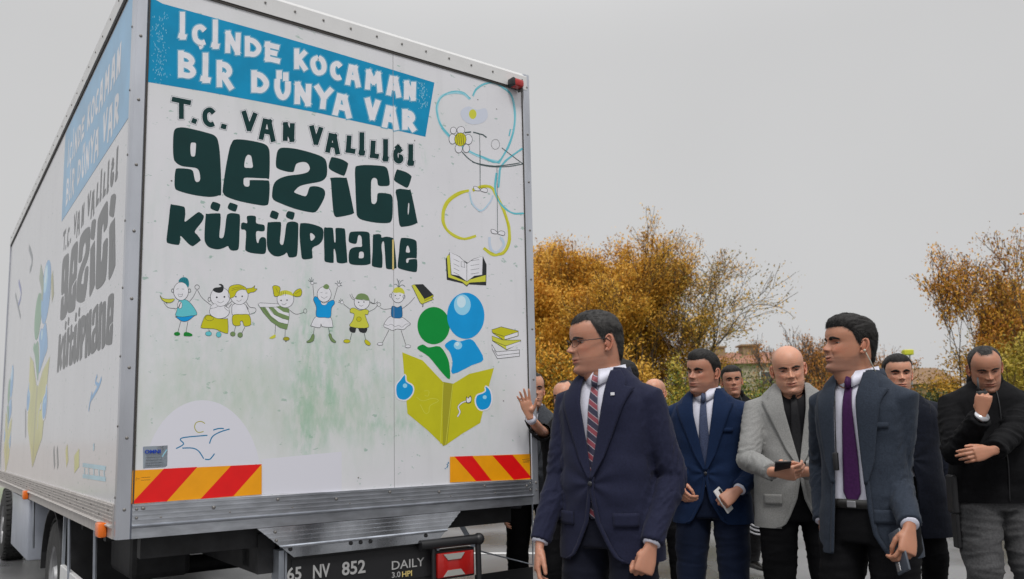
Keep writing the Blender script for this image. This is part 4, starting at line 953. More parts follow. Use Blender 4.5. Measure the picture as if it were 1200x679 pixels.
def tree(label, px, Y, toppx, seed, leaf, per, size, name='tree', cat='tree', depth=4, spread=.5, up=.6, trunkf=.22, bark=None, kids=(2, 3), elong=2.5, lsp=.12, lean=(0, 0), group=None, ratio=.74, nstem=1, wig=.12, base=None, rad=.014, droop=0, leaf2=None, per2=0):
    r_ = random.Random(seed); top = at(px, toppx, Y); g = base if base is not None else min(1.2, max(0, (Y-YG)*.02))+.05
    H = top.z-g; root = empty(name, (top.x, Y, g), 0, label, cat, group)
    segs = []; tips = []
    tot = sum(ratio**k for k in range(depth+1)); 
    for s_ in range(nstem):
        a = r_.uniform(0, 2*PI); off = .0 if nstem == 1 else .35
        d = Vector((math.cos(a)*off+lean[0], math.sin(a)*off+lean[1], 1)).normalized()
        grow(r_, Vector((math.cos(a)*off*.3, math.sin(a)*off*.3, -.1)), d, H*trunkf, H*rad, depth, segs, tips, up, spread, ratio, 4, kids, wig)
    zmax = sorted(max(x.z for x in t) for t in tips)[-2]*1.02; k = H/zmax
    segs = [(a*k, b_*k, ra, rb) for a, b_, ra, rb in segs]; tips = [[x*k for x in t] for t in tips]
    segs_mesh('trunk', segs, bark or M_BARK, root)
    if per: leaves('crown', tips, per, size, LM[leaf], root, elong, lsp, droop)
    if per2: leaves('crown', tips, per2, size, LM[leaf2], root, elong, lsp*1.4, droop)
    return root
GT = 'autumn trees behind the road'
# left grove: dense orange crowns, then the tall open one
tree('dense orange autumn tree nearest the lorry edge', 632, 24, 318, 11, 'orange', 60, .05, depth=5, spread=.55, trunkf=.2, lsp=.16, nstem=3, group=GT, leaf2='gold', per2=14)
tree('dense orange tree behind the head of the man with glasses', 672, 26, 286, 12, 'orange', 52, .05, depth=5, spread=.5, trunkf=.2, lsp=.16, nstem=3, group=GT, leaf2='gold', per2=20)
tree('broad golden tree between the orange trees and the tall open tree', 716, 25, 276, 13, 'gold', 20, .046, depth=5, spread=.45, trunkf=.2, lsp=.11, nstem=3, group=GT, leaf2='orange', per2=12)
tree('tall feathery autumn tree with bare upswept branches showing against the sky', 764, 23, 246, 21, 'gold', 8, .042, depth=5, spread=.5, up=.8, trunkf=.2, lsp=.10, nstem=2, rad=.014, group=GT, leaf2='orange', per2=4)
tree('half bare autumn tree with thin branches reaching right behind the blue suited man', 785, 24, 300, 33, 'gold', 7, .042, depth=4, spread=.7, up=.25, trunkf=.24, lsp=.12, nstem=2, lean=(.35, 0), rad=.014, group=GT, leaf2='olive', per2=4)
# scrub below them
def bush(label, px, Y, toppx, wpx, seed, leaf, n=5000, size=.06, name='bush', group='bushes behind the road', leaf2=None):
    r_ = random.Random(seed); top = at(px, toppx, Y); g = min(1.2, max(0, (Y-YG)*.02)); H = top.z-g; W = wpx/F*Y/2
    root = empty(name, (top.x, Y, g), 0, label, 'bush', group)
    segs = []; tips = []
    for i in range(26):
        a = r_.uniform(0, 2*PI); rr3 = r_.uniform(0, 1)**.5; e = Vector((math.cos(a)*rr3*W, math.sin(a)*rr3*W*.8, H*math.sqrt(max(.05, 1-rr3*rr3*.8))*r_.uniform(.72, 1.05)))
        p0 = Vector((e.x*.2, e.y*.2, -.05)); mid = p0.lerp(e, .5)+Vector((r_.gauss(0, .1), r_.gauss(0, .1), .1))
        segs += [(p0, mid, .03, .018), (mid, e, .018, .006)]
        for j in range(9):
            c = mid.lerp(e, r_.uniform(-.6, 1)); q = c+Vector((r_.gauss(0, W*.22), r_.gauss(0, W*.22), abs(r_.gauss(0, H*.1)))); segs.append((c, q, .008, .004)); tips.append([c, c.lerp(q, .5), q])
    segs_mesh('stem', segs, M_BARK, root); leaves('crown', tips, max(8, n//len(tips)), size, LM[leaf], root, 1.9, W*.10)
    if leaf2: leaves('crown', tips, max(3, n//len(tips)//3), size, LM[leaf2], root, 1.9, W*.12)
    return root
bush('orange bush low beside the lorry edge', 640, 21, 392, 90, 1, 'orange', 9000, .06, leaf2='olive')
bush('rusty orange bush behind the man with glasses', 690, 22, 400, 110, 2, 'orange', 9000, .06, leaf2='rust')
bush('golden bush right of the man with glasses', 745, 21, 408, 95, 3, 'gold', 8000, .055, leaf2='orange')
bush('yellow green bush behind the blue suited man', 795, 20, 425, 90, 4, 'yellow', 6000, .05, leaf2='green')
bush('tall light green willow scrub between the blue suited man and the bald man', 850, 27, 408, 85, 5, 'green', 6500, .05, leaf2='yellow')
bush('green shrub left of the bald man with yellowing leaves', 872, 19, 440, 60, 6, 'green', 6000, .05, leaf2='yellow')
bush('green scrub behind the bald man', 905, 26, 425, 80, 7, 'olive', 6000, .05, leaf2='green')
bush('brownish scrub between the bald man and the man in the purple tie', 950, 24, 432, 70, 8, 'rust', 4000, .045, leaf2='olive')
bush('olive bush behind the man in the purple tie', 1010, 24, 425, 80, 9, 'olive', 6000, .05, leaf2='gold')
bush('rusty bush behind the man half hidden in the dark coat', 1060, 22, 425, 80, 10, 'rust', 5000, .05, leaf2='olive')
bush('dark green bush left of the man with the radio', 1090, 18, 452, 60, 11, 'dark', 6000, .05, leaf2='olive')
bush('golden bush behind the man with the radio', 1140, 21, 400, 120, 12, 'gold', 9000, .05, leaf2='olive')
bush('yellow olive bush at the right end of the hedge', 1205, 19, 385, 110, 13, 'yellow', 9000, .05, leaf2='olive')
# small bare and rusty trees in the middle
tree('small nearly bare dark tree right of the bald man', 928, 30, 373, 41, 'rust', 3, .05, depth=4, spread=.4, up=.9, trunkf=.22, nstem=3, bark=M_BARK2, group=GT, rad=.012)
tree('small sparse rusty tree just left of the purple tie man', 955, 32, 392, 42, 'rust', 7, .05, depth=4, spread=.42, up=.7, trunkf=.22, nstem=2, bark=M_BARK2, group=GT, rad=.012)
tree('thin sparse tree between the purple tie man and the dark coat man', 1018, 34, 404, 43, 'rust', 5, .05, depth=4, spread=.42, up=.8, trunkf=.22, nstem=2, bark=M_BARK2, group=GT, rad=.012)
# right hand trees
tree('rust leaved autumn tree standing left of the head of the man with the radio', 1122, 22, 303, 52, 'rust', 5, .045, depth=5, spread=.36, up=.9, trunkf=.2, lsp=.09, nstem=2, group=GT, leaf2='orange', per2=5, rad=.013)
tree('orange autumn tree above the man with the radio', 1180, 25, 330, 53, 'orange', 9, .048, depth=5, spread=.42, up=.6, trunkf=.2, lsp=.14, nstem=2, group=GT, leaf2='olive', per2=5)
tree('tall autumn tree at the right edge of the picture', 1198, 21, 272, 54, 'gold', 6, .045, depth=5, spread=.38, up=.9, trunkf=.2, lsp=.11, nstem=2, group=GT, leaf2='rust', per2=6)
tree('golden autumn tree beyond the right edge', 1290, 23, 300, 57, 'gold', 14, .05, depth=5, spread=.5, up=.6, trunkf=.2, lsp=.16, nstem=2, group=GT, leaf2='rust', per2=6)
# ---- far houses, with chimneys
def house(label, px, Y, toppx, wid, dep, roofh, cmats, chims, rot=0):
    top = at(px, toppx, Y); g = 0; Hh = top.z-g; root = empty('house', (top.x, Y, g), rot, label, 'house'); e = Hh-roofh
    MB().box((-wid/2, 0, 0), (wid/2, dep, e)).build('wall', cmats[0], root)
    r_ = MB().prism([(-.35, e-.05), (dep/2, Hh), (dep+.35, e-.05)], 'x', -wid/2-.35, wid/2+.35).build('roof', cmats[1], root)
    for cxx, cw, ch in chims:
        b = MB(); b.box((cxx-cw/2, dep*.35, e), (cxx+cw/2, dep*.35+cw, Hh+ch)); b.box((cxx-cw*.65, dep*.35-cw*.15, Hh+ch), (cxx+cw*.65, dep*.35+cw*1.15, Hh+ch+.12)); b.build('chimney', cmats[2], r_)
    k = int(wid//2.6)
    for i in range(k):
        xx = -wid/2+wid*(i+.5)/k
        for zz in ((e-1.9, ) if e < 4 else (e-1.9, e-4.6)):
            if zz < .3: continue
            f_ = MB().box((xx-.55, -.05, zz-.05), (xx+.55, -.002, zz+1.25)).build('window', M_FRAME, root)
            MB().box((xx-.47, -.06, zz+.03), (xx+.47, -.052, zz+1.17)).build('pane', M_WIN, f_)
    return root
M_ROOF = mat('roof_tile', (.30, .14, .09), .8, var=.3, scale=3, stretch=(4, 1, 1)); M_WALL = mat('render_beige', (.42, .35, .27), .9, var=.1, scale=2); M_CH = mat('chimney_stone', (.30, .21, .13), .9, var=.2)
house('beige house with tiled roof and two chimneys far behind the bald man', 876, 62, 409, 5.5, 6, 1.1, (M_WALL, M_ROOF, M_CH), [(-1.6, .85, .35), (.9, 1.3, .45)])
house('brown roofed house far behind the man half hidden in the dark coat', 1045, 55, 428, 9, 7, 1.3, (mat('render_brown', (.30, .20, .12), .9, var=.1), mat('roof_brown', (.22, .13, .07), .8, var=.2), M_CH), [(1.2, .7, .3)])
b = empty('street_lamp', at(1056, 560, 30)*0+Vector((at(1067, 430, 30).x, 30, .3)), 0, 'thin pole with a small yellow lamp head beside the dark coated man', 'street lamp')
zt2 = at(1056, 414, 30).z-.3
MB().tube([(0, 0, 0), (0, 0, zt2)], [.05, .03], 8).build('pole', M_GALV, b)
MB().box((-.25, -.12, zt2-.08), (.12, .12, zt2+.12), .03).build('lamp_head', I_YEL2, b)
# ================================================================== PEOPLE
def interp(tab, z):
    """tab rows (z, a, b, ...) ascending; smooth interpolation"""
    if z <= tab[0][0]: return tab[0][1:]
    if z >= tab[-1][0]: return tab[-1][1:]
    for i in range(len(tab)-1):
        if tab[i][0] <= z <= tab[i+1][0]:
            t = (z-tab[i][0])/(tab[i+1][0]-tab[i][0]); p0 = tab[max(i-1, 0)]; p1 = tab[i]; p2 = tab[i+1]; p3 = tab[min(i+2, len(tab)-1)]
            return tuple(.5*(2*p1[k]+(p2[k]-p0[k])*t+(2*p0[k]-5*p1[k]+4*p2[k]-p3[k])*t*t+(3*p1[k]-p0[k]-3*p2[k]+p3[k])*t**3) for k in range(1, len(p1)))
def remeshed(mb, voxel, smooth=4, fac=.5):
    me = bpy.data.meshes.new('t'); me.from_pydata(mb.v, [], mb.f)
    bm = bmesh.new(); bm.from_mesh(me); bmesh.ops.recalc_face_normals(bm, faces=bm.faces); bm.to_mesh(me); bm.free()
    o = bpy.data.objects.new('t', me); COL.objects.link(o)
    r = o.modifiers.new('r', 'REMESH'); r.mode = 'VOXEL'; r.voxel_size = voxel
    if smooth: s = o.modifiers.new('s', 'SMOOTH'); s.iterations = smooth; s.factor = fac
    dg = bpy.context.evaluated_depsgraph_get(); m2 = bpy.data.meshes.new_from_object(o.evaluated_get(dg)); bpy.data.objects.remove(o); bpy.data.meshes.remove(me)
    V = np.zeros(len(m2.vertices)*3, np.float32); m2.vertices.foreach_get('co', V); V = V.reshape(-1, 3).astype(float)
    Nn = np.zeros(len(m2.vertices)*3, np.float32); m2.vertices.foreach_get('normal', Nn); Nn = Nn.reshape(-1, 3).astype(float)
    Fs = [tuple(p.vertices) for p in m2.polygons]; bpy.data.meshes.remove(m2); return V, Nn, Fs
def nz3(p, s, sd=0.):
    return noise.noise(Vector((p[0]*s[0]+sd, p[1]*s[1]+sd*.7, p[2]*s[2]-sd)))
def ss(a, b, x):
    t = np.clip((x-a)/(b-a), 0, 1); return t*t*(3-2*t)

# ---- skin, hair and cloth
def skin_mat(name, c, rough=.48):
    if name in MATS: return MATS[name]
    m = bpy.data.materials.new(name); m.use_nodes = True; nt = m.node_tree; N = nt.nodes; L = nt.links; b = N['Principled BSDF']
    at_ = N.new('ShaderNodeAttribute'); at_.attribute_name = 'tint'
    mx = N.new('ShaderNodeMix'); mx.data_type = 'RGBA'; mx.blend_type = 'MULTIPLY'; mx.inputs['Factor'].default_value = 1
    tc = N.new('ShaderNodeTexCoord'); nz = N.new('ShaderNodeTexNoise'); nz.inputs['Scale'].default_value = 30; nz.inputs['Detail'].default_value = 5; L.new(tc.outputs['Object'], nz.inputs['Vector'])
    m0 = N.new('ShaderNodeMix'); m0.data_type = 'RGBA'; m0.inputs['A'].default_value = (c[0]*.86, c[1]*.82, c[2]*.82, 1); m0.inputs['B'].default_value = (c[0]*1.1, c[1]*1.1, c[2]*1.1, 1); L.new(nz.outputs[0], m0.inputs['Factor'])
    L.new(m0.outputs['Result'], mx.inputs['A']); L.new(at_.outputs['Color'], mx.inputs['B']); L.new(mx.outputs['Result'], b.inputs['Base Color'])
    n2 = N.new('ShaderNodeTexNoise'); n2.inputs['Scale'].default_value = 260; L.new(tc.outputs['Object'], n2.inputs['Vector'])
    bp = N.new('ShaderNodeBump'); bp.inputs['Distance'].default_value = .0006; bp.inputs['Strength'].default_value = .5; L.new(n2.outputs[0], bp.inputs['Height']); L.new(bp.outputs[0], b.inputs['Normal'])
    b.inputs['Roughness'].default_value = rough; b.inputs['Subsurface Weight'].default_value = .25; b.inputs['Subsurface Radius'].default_value = (.012, .005, .003)
    b.inputs['Subsurface Scale'].default_value = 1; MATS[name] = m; return m
def hair_mat(name, c, c2): return mat(name, c, .66, spec=.3, col2=c2, scale=110, stretch=(1, .22, .3), bump=.004, bscale=120, detail=4)
def cloth(name, c, sc=140, var=.16, bump=.0004, rough=.82, sheen=.05): return mat(name, c, rough, var=var, scale=sc, bump=bump, bscale=sc*1.6, sheen=sheen, detail=4, spec=.15)
SK1 = skin_mat('skin_tan', (.47, .225, .145), .5); SK2 = skin_mat('skin_ruddy', (.60, .305, .20), .46); SK3 = skin_mat('skin_olive', (.45, .212, .130), .5)
H_BLK = hair_mat('hair_black', (.006, .005, .005), (.016, .014, .013)); H_GRY = hair_mat('hair_greying', (.012, .011, .011), (.048, .045, .043)); H_BRN = hair_mat('hair_dark_brown', (.015, .01, .008), (.04, .028, .02))
M_SHIRT = cloth('shirt_white', (.66, .66, .76), 90, .05, .0003, .7, 0); M_EYE = mat('eye_white', (.38, .34, .32), .25); M_IRIS = mat('iris', (.02, .012, .008), .15)
M_BTN = mat('button', (.02, .02, .025), .3); M_STEEL = mat('steel', (.5, .5, .52), .3, .9); M_LEATHER = mat('shoe_leather', (.012, .011, .010), .35)

# torso table: z, half width, front depth, back depth, squareness
TOR = [(.60,.225,.150,.150,2.3),(.70,.215,.142,.146,2.3),(.80,.209,.136,.142,2.3),(.90,.202,.132,.134,2.3),(1.0,.190,.127,.118,2.35),(1.08,.183,.124,.108,2.4),(1.16,.183,.122,.106,2.4),
       (1.26,.192,.122,.112,2.45),(1.34,.197,.120,.118,2.4),(1.385,.180,.112,.114,2.3),(1.42,.154,.100,.108,2.2),(1.45,.134,.084,.100,2.1),(1.475,.102,.072,.092,2.0),(1.50,.080,.066,.086,2.0),(1.52,.070,.056,.076,2.0)]
class Fig:
    def __init__(s, label, px, Y, S, yaw, belly=0., wide=1., seed=1, group=None):
        g = ground_at(px, Y); s.S = S; s.yaw = math.radians(yaw); s.seed = seed
        s.root = empty('person', (g.x, Y, 0), s.yaw, label, 'person', group)
        s.O = Vector((g.x, Y, 0)); s.belly = belly; s.wide = wide
    def loc(s, px, py, Y):            # photo point at depth Y -> unscaled local
        return (Matrix.Rotation(-s.yaw, 3, 'Z') @ (at(px, py, Y)-s.O))/s.S
    def prof(s, z):
        hw, f, b, e = interp(TOR, z); k = math.exp(-((z-1.06)/.13)**2)*s.belly
        return hw*s.wide+k*.35, f+k, b, e
    def surf(s, x, z, off=0.):
        def P(x, z):
            hw, f, b, e = s.prof(z); u = min(.985, abs(x)/hw); return Vector((x, -f*(1-u**e)**(1/e), z))
        p = P(x, z); h = .004
        n = (P(x+h, z)-P(x-h, z)).cross(P(x, z+h)-P(x, z-h)); n.normalize()
        if n.y > 0: n = -n
        return p+n*off
    def sc(s, V): return [(v[0]*s.S, v[1]*s.S, v[2]*s.S) for v in V]
    def obj(s, name, V, F_, m, smooth=True, parent=None, solid=0.):
        o = mesh_obj(name, s.sc(V), F_, m, parent or s.root, smooth)
        if solid: q = o.modifiers.new('s', 'SOLIDIFY'); q.thickness = solid*s.S; q.offset = 1
        return o
    def strip(s, name, zs, xa, xb, off, m, nx=6, solid=.003, parent=None, offb=None):
        """cloth strip on the front surface between xa(z) and xb(z)"""
        V = []; F_ = []
        for i, z in enumerate(zs):
            a, b = xa(z), xb(z)
            for j in range(nx+1):
                t = j/nx; o_ = off if offb is None else off+(offb-off)*t
                V.append(s.surf(a+(b-a)*t, z, o_))
        for i in range(len(zs)-1):
            for j in range(nx): a = i*(nx+1)+j; F_.append((a, a+1, a+nx+2, a+nx+1))
        return s.obj(name, V, F_, m, True, parent, solid)
    def limb(s, S_, W, l1, l2, hint):
        d = W-S_; L_ = min(d.length, (l1+l2)*.995); dn = d.normalized(); W = S_+dn*L_
        a = (l1*l1-l2*l2+L_*L_)/(2*L_); h = math.sqrt(max(1e-6, l1*l1-a*a)); hv = hint-dn*hint.dot(dn); hv.normalize()
        return S_+dn*a+hv*h, W
def pwl(tab):
    tab = sorted(tab)
    def f(z):
        if z <= tab[0][0]: return tab[0][1]
        for a, b in zip(tab, tab[1:]):
            if z <= b[0]: return a[1]+(b[1]-a[1])*(z-a[0])/(b[0]-a[0])
        return tab[-1][1]
    return f
def hand_shapes(mb, wrist, d, n, side, pose, k=1.):
    """palm and five fingers; d along the hand, n out of the palm, side +1 left hand"""
    d = d.normalized(); n = (n-d*n.dot(d)).normalized(); t = -d.cross(n)*side
    def P(a, b, c): return wrist+(d*a+t*b+n*c)*k
    curls = {'relaxed': (18, 28, 18), 'fist': (62, 80, 45), 'open': (4, 6, 5), 'hold': (42, 50, 30), 'grip': (55, 62, 35)}[pose]
    # palm: flattened tube sweep
    ring = [(-.035, .026, .020), (-.01, .027, .019), (.015, .034, .017), (.045, .041, .016), (.075, .043, .0145), (.092, .040, .012)]
    vs = []; fs = []; m = 14
    for a, wy, wz in ring:
        for j in range(m):
            an = 2*PI*j/m; c, s_ = math.cos(an), math.sin(an)
            vs.append(P(a, math.copysign(abs(c)**.8, c)*wy, math.copysign(abs(s_)**.8, s_)*wz))
    for i in range(len(ring)-1):
        for j in range(m): j2 = (j+1) % m; fs.append((i*m+j, i*m+j2, (i+1)*m+j2, (i+1)*m+j))
    fs += [tuple(range(m)), tuple((len(ring)-1)*m+j for j in range(m))]; mb.add(vs, fs)
    mb.sphere(P(.03, .026, .008), .019*k, 12, 8)
    for i, (b, L3, r) in enumerate(((.031, (.043, .026, .021), .0092), (.0105, (.047, .030, .022), .0095), (-.0105, (.044, .028, .021), .0090), (-.030, (.035, .022, .019), .0080))):
        sp = (b/.03)*(.16 if pose == 'open' else .04); a0 = 0; p = P(.082-.004*abs(i-1), b, 0); pts = [P(.06, b*.95, -.001), p]; dirv = d+t*sp
        ex = (i-1)*3
        for c, l in zip(curls, L3):
            a0 += math.radians(c+ex); v = (dirv.normalized()*math.cos(a0)+n*math.sin(a0)); mid = pts[-1]+v*l*k*.5; pts.append(mid); pts.append(mid+v*l*k*.5)
        rs_ = [r*1.02, r*1.08, r*.98, r*1.03, r*.93, r*.96, r*.86, r*.72]
        mb.tube(pts, [q*k for q in rs_[:len(pts)]], 10); mb.sphere(pts[-1], r*.74*k, 10, 8)
    tv = {'open': (.75, .8, .12), 'relaxed': (.9, .45, .28), 'fist': (.85, .05, .62), 'hold': (.8, .35, .5), 'grip': (.85, .3, .55)}[pose]
    v1 = (d*tv[0]+t*tv[1]+n*tv[2]).normalized(); v2 = (d*(tv[0]+.35)+t*(tv[1]-.35)+n*(tv[2]+.05)).normalized()
    if pose in ('fist', 'grip', 'hold'): v2 = (d*.75-t*.45+n*.5).normalized()
    q0 = P(.012, .022, .006); q1 = q0+v1*.042*k; q2 = q1+(v1+v2).normalized()*.032*k; q3 = q2+v2*.024*k
    mb.tube([q0, q1, (q1+q2)/2, q2, q3], [.015*k, .0125*k, .0108*k, .0108*k, .0085*k], 10); mb.sphere(q3, .0087*k, 10, 8)
    return P
FR = [(-.056,-.13),(-.060,-.09),(-.064,-.05),(-.068,-.022),(-.078,-.008),(-.093,-.002),(-.101,.008),(-.103,.018),(-.099,.030),(-.101,.040),(-.102,.048),(-.104,.056),(-.101,.066),(-.099,.078),(-.097,.09),(-.093,.105),(-.091,.120),(-.096,.136),(-.099,.150),(-.098,.165),(-.092,.185),(-.078,.206),(-.055,.223),(-.028,.233),(.004,.236)]
SI_OLD = [(.062,.02,-.13),(.060,.02,-.09),(.060,.02,-.05),(.063,.02,-.018),(.066,.018,0),(.068,.015,.010),(.069,.012,.02),(.070,.010,.028),(.071,.010,.038),(.072,.010,.046),(.0725,.010,.053),(.073,.010,.060),(.0735,.010,.070),(.074,.010,.080),(.0745,.010,.090),(.075,.010,.104),(.0755,.010,.119),(.077,.010,.135),(.0775,.010,.150),(.077,.010,.165),(.073,.010,.184),(.062,.008,.204),(.045,.006,.221),(.023,.005,.232),(.0,.004,.236)]
SI = [(.068,.02,-.13),(.065,.02,-.09),(.064,.02,-.05),(.062,.02,-.018),(.0605,.018,0),(.0605,.015,.010),(.0610,.012,.02),(.0625,.010,.028),(.0645,.010,.038),(.0660,.010,.046),(.0670,.010,.053),(.0685,.010,.060),(.0700,.010,.070),(.0712,.010,.080),(.0724,.010,.090),(.0738,.010,.104),(.075,.010,.119),(.0765,.010,.135),(.0775,.010,.150),(.077,.010,.165),(.073,.010,.184),(.062,.008,.204),(.045,.006,.221),(.023,.005,.232),(.0,.004,.236)]
BK = [(.085,-.14),(.078,-.10),(.076,-.06),(.078,-.03),(.080,-.01),(.083,.005),(.086,.018),(.089,.03),(.092,.042),(.095,.052),(.097,.060),(.099,.070),(.101,.08),(.103,.09),(.105,.10),(.107,.112),(.108,.125),(.108,.140),(.106,.155),(.102,.168),(.094,.186),(.080,.205),(.058,.221),(.030,.232),(.004,.236)]
def head_grid(nt_=132, nph=128):
    T = np.linspace(0, len(FR)-1, nt_)
    def ci(tab, t):
        tab = np.array(tab); i = np.clip(t.astype(int), 0, len(tab)-2); f = (t-i)[:, None]; p1, p2 = tab[i], tab[i+1]; p0 = tab[np.maximum(i-1, 0)]; p3 = tab[np.minimum(i+2, len(tab)-1)]
        return .5*(2*p1+(p2-p0)*f+(2*p0-5*p1+4*p2-p3)*f*f+(3*p1-p0-3*p2+p3)*f**3)
    Fp, Sp, Bp = ci(FR, T), ci(SI, T), ci(BK, T)
    ph = np.linspace(0, 2*PI, nph, endpoint=False)
    # denser towards the face
    ph = ph-.45*np.sin(ph); 
    c, s = np.cos(ph), np.sin(ph)
    jaw = np.interp(T, [0, 2.5, 4.5, 7, 11, 15, 18], [1., 1.05, 1.42, 1.38, 1.12, .97, .88])[:, None]
    Fs = Fp.copy(); k_ = np.ones(31)/31; pad = np.concatenate([np.repeat(Fp[:1, 0], 15), Fp[:, 0], np.repeat(Fp[-1:, 0], 15)]); Fs[:, 0] = np.convolve(pad, k_, 'valid'); wsm = ss(5.5, 8, T)*ss(18, 14, T); Fs[:, 0] = Fp[:, 0]*(1-wsm)+Fs[:, 0]*wsm
    near = np.exp(-(np.sin(ph/2)/.20)**2)[None]
    ac, as_ = np.abs(c)[None], np.abs(s)[None]
    X = Sp[:, :1]*np.sign(s)[None]*as_**np.where(c[None] > 0, np.minimum(jaw, 1.02), .9)
    E_Y = (Fp[:, :1]*near+Fs[:, :1]*(1-near))*(c[None] > 0)+Bp[:, :1]*(c[None] <= 0)
    Y = Sp[:, 1:2]+(E_Y-Sp[:, 1:2])*ac**np.where(c[None] > 0, jaw, .9)
    E_Z = Fp[:, 1:2]*(c[None] > 0)+Bp[:, 1:2]*(c[None] <= 0)
    Z = Sp[:, 2:3]+(E_Z-Sp[:, 2:3])*ac**1.6
    return np.stack([X, Y, Z], -1), T, ph
HG, HT, HPH = head_grid()
def grid_faces(n, m):
    i = np.arange(n-1)[:, None]; j = np.arange(m)[None]; j2 = (j+1) % m
    return np.stack([i*m+j+0*j, i*m+j2, (i+1)*m+j2, (i+1)*m+j], -1).reshape(-1, 4)
HF = grid_faces(*HG.shape[:2])
def head_normals(G):
    du = np.roll(G, -1, 1)-np.roll(G, 1, 1); dv = np.gradient(G, axis=0); n = np.cross(du, dv); l = np.linalg.norm(n, axis=-1, keepdims=True); n = n/np.maximum(l, 1e-9)
    c = G-np.array([0, .01, .11]); sg = np.sign((n*c).sum(-1, keepdims=True)); sg[sg == 0] = 1; return n*sg
def sculpt(nose=1., cheek=1., smile=0., jaww=1., browd=1., age=0.):
    G = HG.copy(); X, Y, Z = G[..., 0], G[..., 1], G[..., 2]; front = ss(.0, -.05, Y)
    ax = np.abs(X)
    def g(x0, z0, sx, sz): return np.exp(-((ax-x0)/sx)**2-((Z-z0)/sz)**2)*front
    hn = np.interp(Z, [.070, .079, .084, .088, .093, .100, .112, .124, .134, .142], [0, .003, .016, .025, .028, .0235, .0155, .008, .003, 0])*nose
    wn = np.interp(Z, [.078, .086, .094, .104, .124, .14], [.0125, .0125, .0115, .009, .0075, .009])
    D = hn*np.exp(-(ax/wn)**2.4)*front
    D += .009*nose*np.exp(-((ax-.0140)/.0058)**2-((Z-.0870)/.0060)**2)*front
    D -= .0130*g(.031, .1205, .0170, .0100); D -= .0045*np.exp(-(ax/.02)**2-((Z-.033)/.006)**2)*front; D -= .0035*g(.018, .122, .007, .008)
    D += .0045*browd*g(.028, .137, .020, .006); D += .004*cheek*g(.043, .093, .016, .014); D += .003*cheek*g(.05, .045, .02, .02)*age
    D += .0042*np.exp(-(ax/.018)**2-((Z-.0445)/.0045)**2)*front; D += .0036*np.exp(-(ax/.020)**2-((Z-.0575)/.0040)**2)*front
    D -= .0052*np.exp(-(ax/.024)**4-((Z-.0510-smile*ax*ax*9)/.0016)**2)*front
    D -= .002*g(.0, .067, .004, .006); D += .0045*smile*g(.036, .082, .013, .011); D -= (.0026+.0025*smile+.002*age)*np.exp(-((ax-.022-(.085-Z)*.22)/.0035)**2-((Z-.072)/.016)**2)*front
    D += .003*g(0, .012, .018, .01); D -= .002*age*g(.036, .103, .014, .003)
    if age: D -= .0008*age*np.sin((Z-.15)*700)*np.exp(-((Z-.165)/.016)**2)*front
    D -= .004*ss(.05, .075, ax)*np.exp(-((Z-.14)/.03)**2)*front        # temples
    Y -= D; X *= 1+(jaww-1)*ss(.09, .02, Z)
    return G
